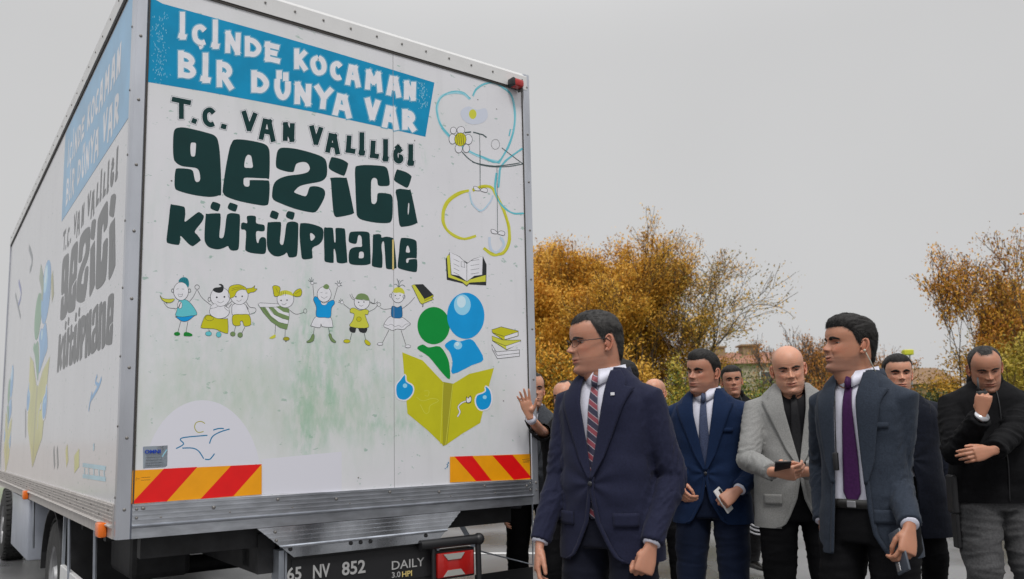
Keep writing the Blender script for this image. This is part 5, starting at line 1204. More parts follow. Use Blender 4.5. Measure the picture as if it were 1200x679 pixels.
def make_head(fig, kind, ypr, hair, skin, hairm, opts):
    """returns verts, faces, tints for the body mesh, and adds hair, eyes, brows; ypr degrees relative to the body"""
    G = sculpt(**opts.get('face', {})); X, Y, Z = G[..., 0], G[..., 1], G[..., 2]; Nn = head_normals(G)
    yaw, pit, rol = (math.radians(a) for a in ypr)
    Rm = np.array((Matrix.Rotation(yaw, 3, 'Z') @ Matrix.Rotation(rol, 3, 'Y') @ Matrix.Rotation(pit, 3, 'X'))); piv = np.array([0, .03, -.02]); off = np.array([0, -.012, 1.488-opts.get('drop', 0)]); fw_ = opts.get('fwd', -.020)+.012
    hs_ = opts.get('hs', 1.)
    def place(V, full=False):
        V = np.asarray(V, float); w_ = np.ones(V.shape[:-1]) if full else ss(-.115, -.005, V[..., 2]+.25*np.minimum(0, V[..., 1]+.06))
        V = V*(1+(hs_-1)*w_[..., None])
        return ((V-piv) @ Rm.T)*w_[..., None]+(V-piv)*(1-w_[..., None])+piv+off+w_[..., None]*np.array([0, fw_, 0])
    V = place(G).reshape(-1, 3); faces = [tuple(f) for f in HF.tolist()]
    # tints: lips, shaved beard, hair-free scalp
    tint = np.ones(G.shape[:2]+(4,)); ax = np.abs(X); front = ss(.02, -.04, Y)
    lip = np.exp(-(ax/.0235)**4)*np.exp(-((Z-.051)/.0085)**4)*ss(-.08, -.095, Y); beard = opts.get('beard', .35)*.75
    bl_ = np.interp(Y, [-.11, -.08, -.045, -.01, .02], [.066, .062, .048, .066, .105]); bm_ = ss(.012, -.014, Z-bl_)*ss(-.035, .005, Z)*ss(.03, -.01, Y); mus = np.exp(-(ax/.032)**4-((Z-.068)/.008)**2)*front
    be = np.clip(np.maximum(bm_, mus*1.0), 0, 1)*(1-lip)*beard
    for k, (lc, bc, rc) in enumerate(((.78, .62, 1.04), (.58, .66, .86), (.60, .74, .84))):
        ch = 1-be*(1-bc); ch = ch*(1-lip)+lip*(lc-.06); ru = np.exp(-((ax-.045)/.018)**2-((Z-.09)/.018)**2)*front*.8+np.exp(-(ax/.012)**2-((Z-.092)/.012)**2)*front*.6
        ch = ch*(1-ru*(1-rc)); ch = ch*(1-(.55, .68, .66)[k]*np.exp(-(ax/.025)**4-((Z-.0508-opts.get('face', {}).get('smile', 0)*ax*ax*9)/.0018)**2)*front); ch = ch*(1-.7*np.exp(-((ax-.0075)/.0042)**2-((Z-.0815)/.0030)**2)*front); ch = ch*(1-(.36, .44, .42)[k]*np.exp(-((ax-.031)/.018)**2-((Z-.119)/.0115)**2)*front)  # painted shade: mouth groove, nostrils, and eye sockets on top of darker pigment
        if hair:
            zl_ = hairline(X, Y, hair['line'], Z, hair.get('temple', 0), hair.get('side', 0)); fz = ss(-.010, .006, Z-zl_)*.75; ch = ch*(1-fz*(1-(.16, .22, .26)[k]))
        if opts.get('stubhair'): sh = opts['stubhair']*ss(.0, .012, Z-hairline(X, Y, opts.get('hz2', .3), Z)); ch = ch*(1-sh*(1-(.35, .42, .5)[k]))
        tint[..., k] = ch
    eyeshade = None
    MBh = MB(); C = tint.reshape(-1, 4)
    # ears
    ears = MB()
    for s_ in (-1, 1):
        pts = [];
        for i in range(15):
            a = -2.3+i*(4.9/14); pts.append((s_*(.0795+.010*max(0, math.cos(a-.2))), .018+.0145*math.cos(a)+.0065*math.sin(a), .104+.030*math.sin(a)))
        ears.tube(pts, [.0035+.0014*math.sin(PI*i/14) for i in range(15)], 8)
        ears.sphere((s_*.0775, .020, .104), (.0065, .013, .024), 12, 10); ears.sphere((s_*.0795, .010, .079), (.005, .0065, .008), 10, 8); ears.sphere((s_*.081, .006, .100), (.0035, .004, .006), 8, 6)
    n0 = len(V); V = np.concatenate([V, place(np.array(ears.v), True)]); faces += [tuple(i+n0 for i in f) for f in ears.f]
    te = np.ones((len(ears.v), 4)); te[:, 1] *= .86; te[:, 2] *= .84; C = np.concatenate([C, te])
    # eyes: lids belong to the skin
    lids = MB(); R0 = .0122; sq = opts.get('squint', 0.); eyes = []
    for s_ in (-1, 1):
        j = np.argmin((X-s_*.032)**2+(Z-.119)**2+(Y > 0)*9); ey = Y.reshape(-1)[j]+R0-.0042; c = np.array([s_*.0315, ey, .1185]); eyes.append(c)
        def cap(lo, hi, r, sx=1.25):
            vs = []; fs = []; nu, nv = 16, 7
            for a in range(nv+1):
                el = math.radians(lo+(hi-lo)*a/nv)
                for q in range(nu+1):
                    az = math.radians(-88+176*q/nu); f = 1-.0*abs(az); e2 = el*(math.cos(az)**.55 if a == 0 else 1)
                    vs.append((c[0]+r*sx*math.cos(e2)*math.sin(az), c[1]-r*math.cos(e2)*math.cos(az), c[2]+r*math.sin(e2)))
            for a in range(nv):
                for q in range(nu): i = a*(nu+1)+q; fs.append((i, i+1, i+nu+2, i+nu+1))
            lids.add(vs, fs)
        cap(15-sq*9, 85, R0+.0013); cap(-18+sq*9, -85, R0+.0010)
    n0 = len(V); V = np.concatenate([V, place(np.array(lids.v), True)]); faces += [tuple(i+n0 for i in f) for f in lids.f]
    tl_ = np.ones((len(lids.v), 4)); tl_[:, :3] *= (.80, .70, .70); C = np.concatenate([C, tl_])
    gaze = math.radians(opts.get('gaze', 0))
    for c in eyes:
        e = MB(); e.sphere((0, 0, 0), R0, 20, 16); Ve = np.array(e.v)*[1.2, 1, 1]+c; o = fig.obj('eye', place(Ve, True), e.f, [M_EYE, M_IRIS])
        gd = np.array([math.sin(gaze), -math.cos(gaze), -.04]); mi = []
        for f in e.f: cc_ = np.mean([e.v[i] for i in f], 0)/R0; mi.append(1 if cc_ @ gd > .80 else 0)
        o.data.polygons.foreach_set('material_index', mi)
    # eyebrows
    for s_ in (-1, 1):
        bv = []; bf = []; K = 14; bt = opts.get('browth', 1.)
        for i in range(K+1):
            t = i/K; x = s_*(.012+.040*t); z = .1335+.006*math.sin(PI*min(1, t*1.15)*.8)-.004*t*t-opts.get('frown', 0)*.004*(1-t); wdt = (.0042*(1-t)**.5+.0014)*bt*(.6+.4*min(1, t*5))
            for zz in (-wdt, 0, wdt):
                jx = (X-x)**2+(Z-(z+zz))**2+(Y > -.02)*9; j = np.argmin(jx); p = G.reshape(-1, 3)[j]; nn = Nn.reshape(-1, 3)[j]
                q = np.array([x, p[1], z+zz])+nn*(.0028 if zz == 0 else .0006); bv.append(q)
        for i in range(K):
            for k in range(2): a = i*3+k; bf.append((a, a+3, a+4, a+1))
        fig.obj('eyebrow', place(np.array(bv), True), bf, hairm)
    # hair shell
    if hair:
        hz, th = hair['line'], hair['thick']; zl = hairline(X, Y, hz, Z, hair.get('temple', 0), hair.get('side', 0)); mk = Z-zl
        topn = ss(.12, .21, Z); m1 = ss(-.003, .006, mk)*(.35+.65*ss(.0, .030, mk))
        d = -.0024+(m1*(.0048+th*topn+hair.get('quiff', 0)*topn*ss(.03, -.06, Y)+hair.get('backv', .003)*ss(0, .08, Y)))
        nzv = np.array([noise.noise(Vector((float(a[0])*55+fig.seed*3, float(a[1])*16, float(a[2])*30))) for a in G.reshape(-1, 3)]).reshape(X.shape)
        nz2 = np.array([noise.noise(Vector((float(a[0])*190+fig.seed, float(a[1])*45, float(a[2])*80))) for a in G.reshape(-1, 3)]).reshape(X.shape)
        d = d+m1*(nzv*.0022+nz2*.0028)*hair.get('rough', 1)
        if hair.get('part'): d = d+m1*topn*.006*np.tanh((X*hair['part']+.02)*60)
        Gh = G+Nn*d[..., None]; rows = np.where(mk.max(1) > -.004)[0]; r0 = max(0, rows[0]-1)
        Gs = Gh[r0:]; fh = grid_faces(*Gs.shape[:2]).tolist(); keep = (d[r0:] > -.0023).reshape(-1)
        fh = [tuple(f) for f in fh if any(keep[i] for i in f)]
        fig.obj('hair', place(Gs).reshape(-1, 3), fh, hairm)
        # combed tufts break the outline
        r_ = random.Random(fig.seed); tf = MB(); pts = np.argwhere((mk > .001) & (d > -.001)); Gf = G+Nn*(d*.7)[..., None]
        for _ in range(hair.get('tufts', 420)*7):
            i, j = pts[r_.randrange(len(pts))]; p = Gf[i, j]; n_ = Nn[i, j]; tg = np.array([r_.gauss(0, .25)+.5*hair.get('part', 0), .75 if p[1] > -.04 else .25*r_.choice((-1, 1)), -.9 if p[2] < .18 else -.1]); tg = tg-n_*(tg @ n_); tg /= np.linalg.norm(tg)+1e-9
            l = r_.uniform(.010, .021)*(.55 if mk[i, j] < .02 else 1); u_ = r_.random(); q1 = p+tg*l*.5+n_*(.0012+.0022*u_); q2 = p+tg*l+n_*(.0004+.0025*u_+hair.get('spiky', 0)*r_.uniform(0, .007)*u_); sd = np.cross(tg, n_); w_ = .0008
            tf.add([p-sd*w_, p+sd*w_, q1+sd*w_, q1-sd*w_, q2], [(0, 1, 2, 3), (3, 2, 4)])
        o = fig.obj('hair', place(np.array(tf.v), True), tf.f, hairm, False)
    return V, faces, C, place, G
def hairline(X, Y, hz, Z, temple=0, side_=0):
    a = np.degrees(np.arctan2(np.abs(X), -(Y-.012)))
    return np.interp(a, [0, 22, 38, 52, 62, 72, 80, 90, 100, 112, 122, 140, 180], [hz, hz+.001, hz+.004+temple*.4, hz-.008+temple, .162+side_+temple*.5, .128+side_, .108+side_, .112+side_, .138+side_, .140+side_, .105+side_, .035+side_, .022+side_])
def snap(V, F_, fn):
    cnt = {}
    for f in F_:
        for a, b in zip(f, f[1:]+f[:1]): k = (min(a, b), max(a, b)); cnt[k] = cnt.get(k, 0)+1
    for v in {v for k, c in cnt.items() if c == 1 for v in k}: fn(V[v])
def shoe(mb, x, y, rz=0.):
    c, s_ = math.cos(rz), math.sin(rz)
    rings = [(.085, .02, .045), (.07, .034, .075), (.02, .040, .085), (-.04, .038, .07), (-.10, .046, .052), (-.15, .043, .042), (-.19, .030, .032), (-.205, .010, .02)]; vs = []; fs = []; m = 14
    for a, w_, h in rings:
        for j in range(m):
            an = 2*PI*j/m; u = math.cos(an)*w_; v = max(0.004, h*.5+math.sin(an)*h*.5); vs.append((x+u*c-a*s_, y+u*s_+a*c, v))
    for i in range(len(rings)-1):
        for j in range(m): j2 = (j+1) % m; fs.append((i*m+j, i*m+j2, (i+1)*m+j2, (i+1)*m+j))
    fs += [tuple(range(m)), tuple((len(rings)-1)*m+j for j in range(m))]; mb.add(vs, fs)

def build_person(label, px, Y, S, yaw, head, arms, outfit, skin=SK1, hairm=H_BLK, hair=None, hopts=None, belly=0., wide=1., seed=1, legs=None, detail=1., group=None):
    fig = Fig(label, px, Y, S, yaw, belly, wide, seed); hopts = hopts or {}; vox = .0065/detail; hem = outfit.get('hem', .78)
    # ---------- arms
    ARM = {}
    for s_, k in ((-1, 'R'), (1, 'L')):
        sh = Vector((s_*.172*wide, .012, 1.370)); A_ = arms.get(k)
        if A_ is None: W = Vector((s_*.255*wide, .0, .87)); hint = Vector((s_*.4, 1, 0)); pose = 'relaxed'; hd = Vector((0, -.08, -1)); hn = Vector((-s_, .25, 0))
        else:
            W = A_['w'] if isinstance(A_['w'], Vector) else fig.loc(*A_['w']); hint = Vector(A_.get('hint', (s_*.4, 1, 0))); pose = A_.get('pose', 'relaxed'); hd = Vector(A_.get('d', (0, -.1, -1))); hn = Vector(A_.get('n', (-s_, .25, 0)))
        E_, W = fig.limb(sh, W, .30, .265, hint); ARM[s_] = (sh, E_, W, pose, hd, hn)
    # ---------- body, one continuous skin
    body = MB()
    def loft(fn, z0, z1, n, dz=0.):
        vs = []; fs = []; m = 36
        for i in range(n+1):
            z = z0+(z1-z0)*i/n; hw, f, b, e = fn(z)
            for j in range(m):
                an = 2*PI*j/m; c, s2 = math.cos(an), math.sin(an); x = hw*math.copysign(abs(c)**(2/e), c); y = (-f if s2 < 0 else b)*abs(s2)**(2/e); vs.append((x, y, z))
        for i in range(n):
            for j in range(m): j2 = (j+1) % m; fs.append((i*m+j, i*m+j2, (i+1)*m+j2, (i+1)*m+j))
        fs += [tuple(range(m)), tuple(n*m+j for j in range(m))]; return vs, fs
    def inset(d):
        def f(z): hw, a, b, e = fig.prof(z); k = d*min(1, max(.5, (1.53-z)/.10)); return hw-k, a-k, b-k, e
        return f
    body.add(*loft(inset(.03), .84, 1.50, 26))
    body.tube([(0, .012, 1.42), (0, .008, 1.50), (0, .002, 1.55)], [(.058, .058), (.057, .057), (.05, .05)], 20)
    lg = legs or {}; LEG = {}
    for s_ in (-1, 1):
        hip = Vector((s_*.095, .005, .92)); an_ = Vector((s_*.115, .02, .09))+Vector(lg.get('R' if s_ < 0 else 'L', (0, 0, 0))); kn, an_ = fig.limb(hip, an_, .43, .415, Vector((s_*.1, -1, 0))); LEG[s_] = (hip, kn, an_)
        body.tube([hip, hip.lerp(kn, .5), kn, kn.lerp(an_, .35), an_], [.082, .068, .052, .05, .036], 16); body.tube([an_, an_-Vector((0, .0, .05))], .035, 12)
        sh, e_, W, pose, hd, hn = ARM[s_]
        fd = (W-e_).normalized(); body.tube([sh-Vector((s_*.05, 0, 0)), sh, sh.lerp(e_, .5), e_, e_.lerp(W, .4), W+fd*.004], [.05, .05, .042, .036, .034, .0245], 14)
        hd2 = (hd.normalized()*.75+fd*.25).normalized() if hd.dot(fd) > 0 else hd
        ARM[s_] = (*ARM[s_], hand_shapes(body, W+hd2*.028, hd2, hn, s_, pose, .90))
    Vb, Nb, Fb = remeshed(body, .0036/min(1, detail) if detail >= .9 else .006, 2)
    Cb = np.ones((len(Vb), 4)); 
    # redder knuckles and fingertips
    hv, hf, hc, place, G = make_head(fig, None, head, hair, skin, hairm, hopts)
    n0 = len(Vb); V = np.concatenate([Vb, hv]); Fa = Fb+[tuple(i+n0 for i in f) for f in hf]; C = np.concatenate([Cb, hc])
    o = fig.obj('body', V, Fa, skin, True); ca = o.data.color_attributes.new('tint', 'FLOAT_COLOR', 'POINT'); ca.data.foreach_set('color', C.astype(np.float32).ravel())
    # ---------- trousers
    tr = MB(); tm = outfit['trousers']; tw = outfit.get('legw', 1.)
    tr.add(*loft(inset(.014), .82, outfit.get('waist', .985), 8))
    for s_ in (-1, 1):
        hip, kn, an_ = LEG[s_]; tr.tube([hip+Vector((0, 0, .0)), hip.lerp(kn, .25), hip.lerp(kn, .6), kn, kn.lerp(an_, .4), kn.lerp(an_, .8), an_-Vector((0, 0, .02))], [r * tw for r in (.094, .096, .086, .075, .069, .064, .064)], 20)
    Vt, Nt, Ft = remeshed(tr, .009/detail, 3)
    fo = outfit.get('legfold', 1.)
    disp = np.array([nz3(v, (9, 9, 16), seed)*.006+max(0, 1-abs(nz3(v, (5, 5, 22), seed+3))*5)*.004 for v in Vt])*fo*ss(1.0, .72, Vt[:, 2]); Vt = Vt+Nt*disp[:, None]
    tro = fig.obj('trousers', Vt, Ft, tm)
    if outfit.get('stripes'):
        for kz in range(3):
            b = MB(); hip, kn, an_ = LEG[1]; q = kn.lerp(an_, .12+.085*kz); ax_ = (an_-kn).normalized(); b.tube([q-ax_*.007, q+ax_*.007], .0785*tw, 24); fig.obj('stripe', b.v, b.f, I_WHT, True, tro)
    sho = MB()
    for s_ in (-1, 1):
        an_ = LEG[s_][2]; sm_ = MB(); shoe(sm_, an_.x, an_.y-.01, s_*.12); 
        vv = [(a, b_, c+an_.z-.09) for a, b_, c in sm_.v]; fig.obj('shoe', vv, sm_.f, outfit.get('shoe', M_LEATHER))
    # ---------- upper garment
    jk = MB(); jm = outfit['jacket']; loose = outfit.get('loose', 1.)
    def jprof(z): hw, f, b, e = fig.prof(z); k = outfit.get('puff', 0.)*min(1, max(0, (1.5-z)/.1)); return hw+k, f+k, b+k, e
    jk.add(*loft(jprof, hem, outfit.get('top', 1.495), 46))
    for s_ in (-1, 1):
        sh, e_, W, pose, hd, hn, P = ARM[s_]; ud = (e_-sh).normalized(); fd = (W-e_).normalized(); pf = outfit.get('puff', 0.)*.8; cu = W-fd*outfit.get('cuff', .0)
        p0 = Vector((s_*.09*wide, .012, 1.402)); bend = (e_*2-sh.lerp(e_, .85)-e_.lerp(W, .15)); bend = bend.normalized()*.008 if bend.length > 1e-4 else Vector()
        pts = [p0, sh+Vector((s_*.006, 0, -.004)), sh.lerp(e_, .3), sh.lerp(e_, .62), sh.lerp(e_, .88)+bend, e_+bend*1.4, e_.lerp(W, .14)+bend, e_.lerp(W, .45), e_.lerp(cu, .8), cu]
        jk.tube(pts, [r+pf for r in (.052, .0640, .0610, .0570, .0545, .0530, .0510, .0470, .0435, .0420)], 22)
    Vj, Nj, Fj = remeshed(jk, vox, 5)
    bz = outfit.get('button')
    def wrinkle(v):
        x, y, z = v; d_ = nz3(v, (7, 7, 13), seed*1.7)*.0055+nz3(v, (19, 19, 30), seed)*.0016
        best = 9
        for s_ in (-1, 1):
            sh, e_, W = ARM[s_][:3]; p = Vector(v)
            for (a, b_), wt in (((sh, e_), .8), ((e_, W), 1.)):
                ab = b_-a; t = max(0, min(1, (p-a).dot(ab)/ab.length_squared)); q = a+ab*t; dist = (p-q).length
                if dist < .085 and (abs(x) > .16 or (p-q).length < .07) and not (a is sh and t < .12):
                    el = math.exp(-((p-e_).length/.11)**2); u = t*ab.length+(0 if a is sh else .3)
                    side_v = (p-q).normalized() if dist > 1e-5 else Vector((0, 0, 1)); tw_ = side_v.x*1.2+side_v.y*1.7
                    f1 = noise.noise(Vector((u*24+tw_*1.1, tw_*1.0+seed, s_*3.3))); f2 = noise.noise(Vector((u*52+tw_*2, tw_*2.2, seed)))
                    return d_*.35+((.5-abs(f1)**.7)*.013+f2*.0035)*(.45+1.0*el)*wt
        if bz and y < 0:
            dx, dz = x-.0, z-bz; r = math.hypot(dx, dz); an = math.atan2(dz, dx*1.0)
            d_ += math.exp(-(r/.16)**2)*.004*math.cos(an*7+seed)*min(1, r/.03)
        d_ += .006*math.exp(-((abs(x)-.15)/.03)**2-((z-1.3)/.06)**2)*noise.noise(Vector((x*20, y*20, z*8+seed)))
        return d_
    Vj = Vj+Nj*(np.array([wrinkle(v) for v in Vj])*outfit.get('fold', 1.))[:, None]
    Vj[:, 2] = np.where((Vj[:, 2] < hem+.012) & (np.abs(Vj[:, 0]) < .21), Vj[:, 2], Vj[:, 2])
    # open the hem: drop the bottom cap and level the edge
    hz_ = hem+.012; cz = np.array([Vj[list(f), 2].mean() for f in Fj]); cx_0 = np.array([abs(Vj[list(f), 0].mean()) for f in Fj]); onarm = np.zeros(len(Fj), bool)
    for s_ in (-1, 1):
        e_, W = ARM[s_][1:3]; cc_ = np.array([Vj[list(f)].mean(0) for f in Fj]); ab = np.array(W-e_); t_ = np.clip(((cc_-np.array(e_)) @ ab)/(ab @ ab), 0, 1.1); dd_ = np.linalg.norm(cc_-np.array(e_)-t_[:, None]*ab, axis=1); onarm |= dd_ < .060
    Fj = [f for f, z_, oa in zip(Fj, cz, onarm) if z_ > hz_ or oa]
    snap(Vj, Fj, lambda p: p.__setitem__(2, hem) if p[2] < hem+.03 else None)
    xa, xb = outfit.get('open', (None, None))
    if xa:
        cen = np.array([Vj[list(f)].mean(0) for f in Fj]); kp = []; Fj0 = Fj
        for f, c in zip(Fj, cen):
            out = (c[1] < -.02 and c[2] > hem-.02 and c[2] < 1.60 and xa(c[2]) < c[0] < xb(c[2])) or (c[2] > 1.455 and (c[0]/.076)**2+((c[1]-.012)/.083)**2 < 1)
            if not out: kp.append(f)
        Fj = kp
        snap(Vj, Fj, lambda p: (p.__setitem__(0, xa(p[2]) if abs(p[0]-xa(p[2])) < abs(p[0]-xb(p[2])) else xb(p[2])) if p[1] < -.02 and p[2] > hem+.01 and min(abs(p[0]-xa(p[2])), abs(p[0]-xb(p[2]))) < .014 else None))
    jo = fig.obj('jacket', Vj, Fj, jm)
    zz = lambda a, b, n: [a+(b-a)*i/n for i in range(n+1)]
    if xa:
        sh_m = outfit.get('shirt', M_SHIRT)
        # shirt front and collar
        V = []; F_ = []; zr = zz(.93 if not bz else max(.93, bz-.12), 1.505, 40); nx = 24
        for i, z in enumerate(zr):
            hw = fig.prof(z)[0]*.9
            for j in range(nx+1):
                x = -hw+2*hw*j/nx; p = fig.surf(x, z, -.017); q = nz3(p, (16, 16, 9), seed)*.003; V.append(p+Vector((0, q, 0)))
        for i in range(len(zr)-1):
            for j in range(nx): a = i*(nx+1)+j; F_.append((a, a+1, a+nx+2, a+nx+1))
        sho_ = fig.obj('shirt', V, F_, sh_m)
        V = []; F_ = []; K = 40
        for i in range(K+1):
            t = i/K*2-1; an = t*math.radians(172); fr = max(0, abs(t)-.72)/.28          # 0 back, +-1 front
            x, y = math.sin(an), math.cos(an)
            ru, rl = .0690, .0800; zu = 1.512-.022*ss(.3, 1, abs(t)); zl2 = 1.462-.012*abs(t)-.024*fr
            V += [(x*ru, .012+y*(ru+.010)-.006*abs(t), zu-.014), (x*(ru+.002), .012+y*(ru+.012)-.006*abs(t), zu), (x*(rl)+(.004*x/abs(x) if fr > 0 and abs(x) > 1e-3 else 0)*fr, .010+y*(rl+.013)-.012*fr, zl2)]
        for i in range(K):
            for k in range(2): a = i*3+k; F_.append((a, a+1, a+4, a+3))
        fig.obj('collar', V, F_, sh_m, True, sho_, .002)
        if outfit.get('tie'):
            tmt = outfit['tie']; zb = outfit.get('tieend', 1.08); wt = lambda z: float(np.interp(z, [zb, zb+.045, 1.15, 1.445], [.012, .036, .032, .014])); cx_ = outfit.get('tiex', 0)
            to = fig.strip('tie', zz(zb, 1.440, 46), lambda z: cx_*(1.45-z)-wt(z), lambda z: cx_*(1.45-z)+wt(z), -.0125, tmt, 6, .004)
            kn_ = MB(); k0 = fig.surf(0, 1.426, -.003); k1_ = fig.surf(0, 1.456, .003)
            kn_.tube([k0+Vector((0, .002, -.004)), k0.lerp(k1_, .5), k1_+Vector((0, .004, .004))], [(.013, .009), (.019, .013), (.019, .010)], 14); fig.obj('tie_knot', kn_.v, kn_.f, tmt, True, to)
        else:
            b = MB()
            for i in range(5): p = fig.surf(0, 1.42-.07*i, -.008); b.sphere(p, .0055, 8, 6)
        if outfit.get('belt', True):
            V = []; F_ = []; Kb = 40
            for z in (.955, .990):
                for j in range(Kb+1): x = (-.17+.34*j/Kb); V.append(fig.surf(x, z, -.008))
            for j in range(Kb): F_.append((j, j+1, Kb+2+j, Kb+1+j))
            be = fig.obj('belt', V, F_, M_LEATHER, True, None, .003)
            p = fig.surf(0, .972, -.003); bb = MB(); bb.box((p.x-.018, p.y-.004, p.z-.013), (p.x+.018, p.y+.002, p.z+.013), .003); fig.obj('buckle', bb.v, bb.f, M_STEEL, False, be)
        # lapels, collar and front edges
        lm = outfit.get('lapelm', jm); zt_ = outfit.get('lapeltop', 1.478); lb = outfit.get('lapelend', (bz or 1.08)+.015)
        for s_, xe in ((-1, xa), (1, xb)):
            inner = lambda z, xe=xe, s_=s_: xe(z)-s_*.005
            wl = pwl([(lb, .006), (lb+.08, .038), (1.36, .078), (1.405, .090), (1.412, .062), (1.425, .060), (1.445, .052), (zt_, .022)]); lw = outfit.get('lapelw', 1.)
            fig.strip('lapel', zz(lb, 1.36, 22)+[1.38, 1.395, 1.404, 1.4045, 1.411, 1.413, 1.424, 1.435, 1.447, 1.458, 1.468, zt_], inner, lambda z, xe=xe, s_=s_: xe(z)+s_*wl(z)*lw, .006, lm, 7, .004, jo, .010)
            if hem < lb-.02: fig.strip('front_edge', zz(hem+.003, lb+.01, 30), inner, lambda z, xe=xe, s_=s_: xe(z)+s_*.012, .004, jm, 2, .004, jo)
        V = []; F_ = []; K = 36
        for i in range(K+1):
            t = i/K*2-1; an = t*math.radians(128); x, y = math.sin(an), math.cos(an); dr = ss(.5, 1., abs(t))
            V += [(x*.083, .014+y*.088, 1.500-.020*dr), (x*.088, .014+y*.093, 1.503-.022*dr), (x*(.102), .014+y*.106-.004*dr, 1.462-.012*dr)]
        for i in range(K):
            for k in range(2): a = i*3+k; F_.append((a, a+1, a+4, a+3))
        fig.obj('jacket_collar', V, F_, jm, True, jo, .004)
        if bz:
            b = MB()
            for z in outfit.get('buttons', (bz,)): p = fig.surf(.004, z, .012); b = MB(); b.sphere(p, (.0095, .004, .0095), 12, 8); fig.obj('button', b.v, b.f, M_BTN, True, jo)
        for s_ in outfit.get('flaps', (-1, 1)):
            fig.strip('pocket_flap', zz(.905, .955, 4), lambda z, s_=s_: s_*.085, lambda z, s_=s_: s_*.165, .006, jm, 8, .004, jo)
        if outfit.get('breast'): fig.strip('breast_pocket', [1.262, 1.272, 1.285], lambda z: .075+(z-1.27)*.1, lambda z: .145, .006, jm, 6, .003, jo)
        if outfit.get('pin'): p = fig.surf(.088, 1.385, .016); b = MB(); b.box((p.x-.009, p.y-.002, p.z-.006), (p.x+.007, p.y+.002, p.z+.005), .001); fig.obj('lapel_pin', b.v, b.f, outfit['pin'], False, jo)
        for s_ in (-1, 1):
            sh, e_, W = ARM[s_][:3]; fd = (W-e_).normalized()
            if outfit.get('cuffshow', True): b = MB(); b.tube([W-fd*.04, W+fd*.007], .0315, 20); fig.obj('shirt_cuff', b.v, b.f, sh_m, True, sho_)
            b = MB(); u_ = fd.orthogonal().normalized()
            back = Vector((s_*.3, 1, 0)); back = (back-fd*back.dot(fd)).normalized()
            for k in range(4): b.sphere(W-fd*(.018+.017*k)+back*.0455, .0055, 8, 6)
            fig.obj('cuff_buttons', b.v, b.f, M_BTN, True, jo)['kind'] = 'stuff'
    if outfit.get('standcollar'):
        V = []; F_ = []; K = 40
        for i in range(K+1):
            t = i/K*2-1; an = t*math.radians(165); x, y = math.sin(an), math.cos(an)
            V += [(x*.088, .014+y*.094, 1.455), (x*.082, .012+y*.088, 1.50), (x*.079, .010+y*.086, 1.535-.02*abs(t)), (x*.073, .010+y*.080, 1.530-.02*abs(t))]
        for i in range(K):
            for k in range(3): a = i*4+k; F_.append((a, a+1, a+5, a+4))
        fig.obj('jacket_collar', V, F_, jm, True, jo, .003)
        b = MB(); b.tube([fig.surf(0, z, .004+outfit.get('puff', 0)) for z in zz(hem+.01, 1.47, 30)], .003, 6); fig.obj('zip', b.v, b.f, M_STEEL if outfit.get('zipsteel') else M_BLACKPL, True, jo)
    fig.ARM = ARM; fig.place = place; fig.G = G; fig.jo = jo
    return fig
def phone(label, fig, c, d, n, m=None, group=None, w_=.072, l=.148, lights=False):
    """a flat phone as a thing of its own: centre c, long axis d, face normal n in the person's local frame"""
    d = Vector(d).normalized(); n = Vector(n); n = (n-d*n.dot(d)).normalized(); t = d.cross(n)
    R_ = Matrix.Rotation(fig.yaw, 3, 'Z'); c = fig.O+R_@(Vector(c)*fig.S); Mx = Matrix((R_@t, R_@d, R_@n)).transposed().to_4x4()
    r = empty('phone', c, 0, label, 'phone'); r.matrix_world = Matrix.Translation(c) @ Mx
    b = MB(); b.box((-w_/2, -l/2, -.0045), (w_/2, l/2, .0045), .004); auto_smooth(b.build('case', m or M_BLACKPL, r))
    MB().box((-w_/2+.004, -l/2+.006, .0046), (w_/2-.004, l/2-.006, .0052)).build('screen', mat('phone_screen', (.008, .008, .01), .08, coat=1), r)
    b = MB(); b.box((-w_/2+.008, l/2-.040, -.0062), (-w_/2+.028, l/2-.010, -.0046), .0006); b.build('camera_bump', M_STEEL if lights else M_BLACKPL, r)
    return r

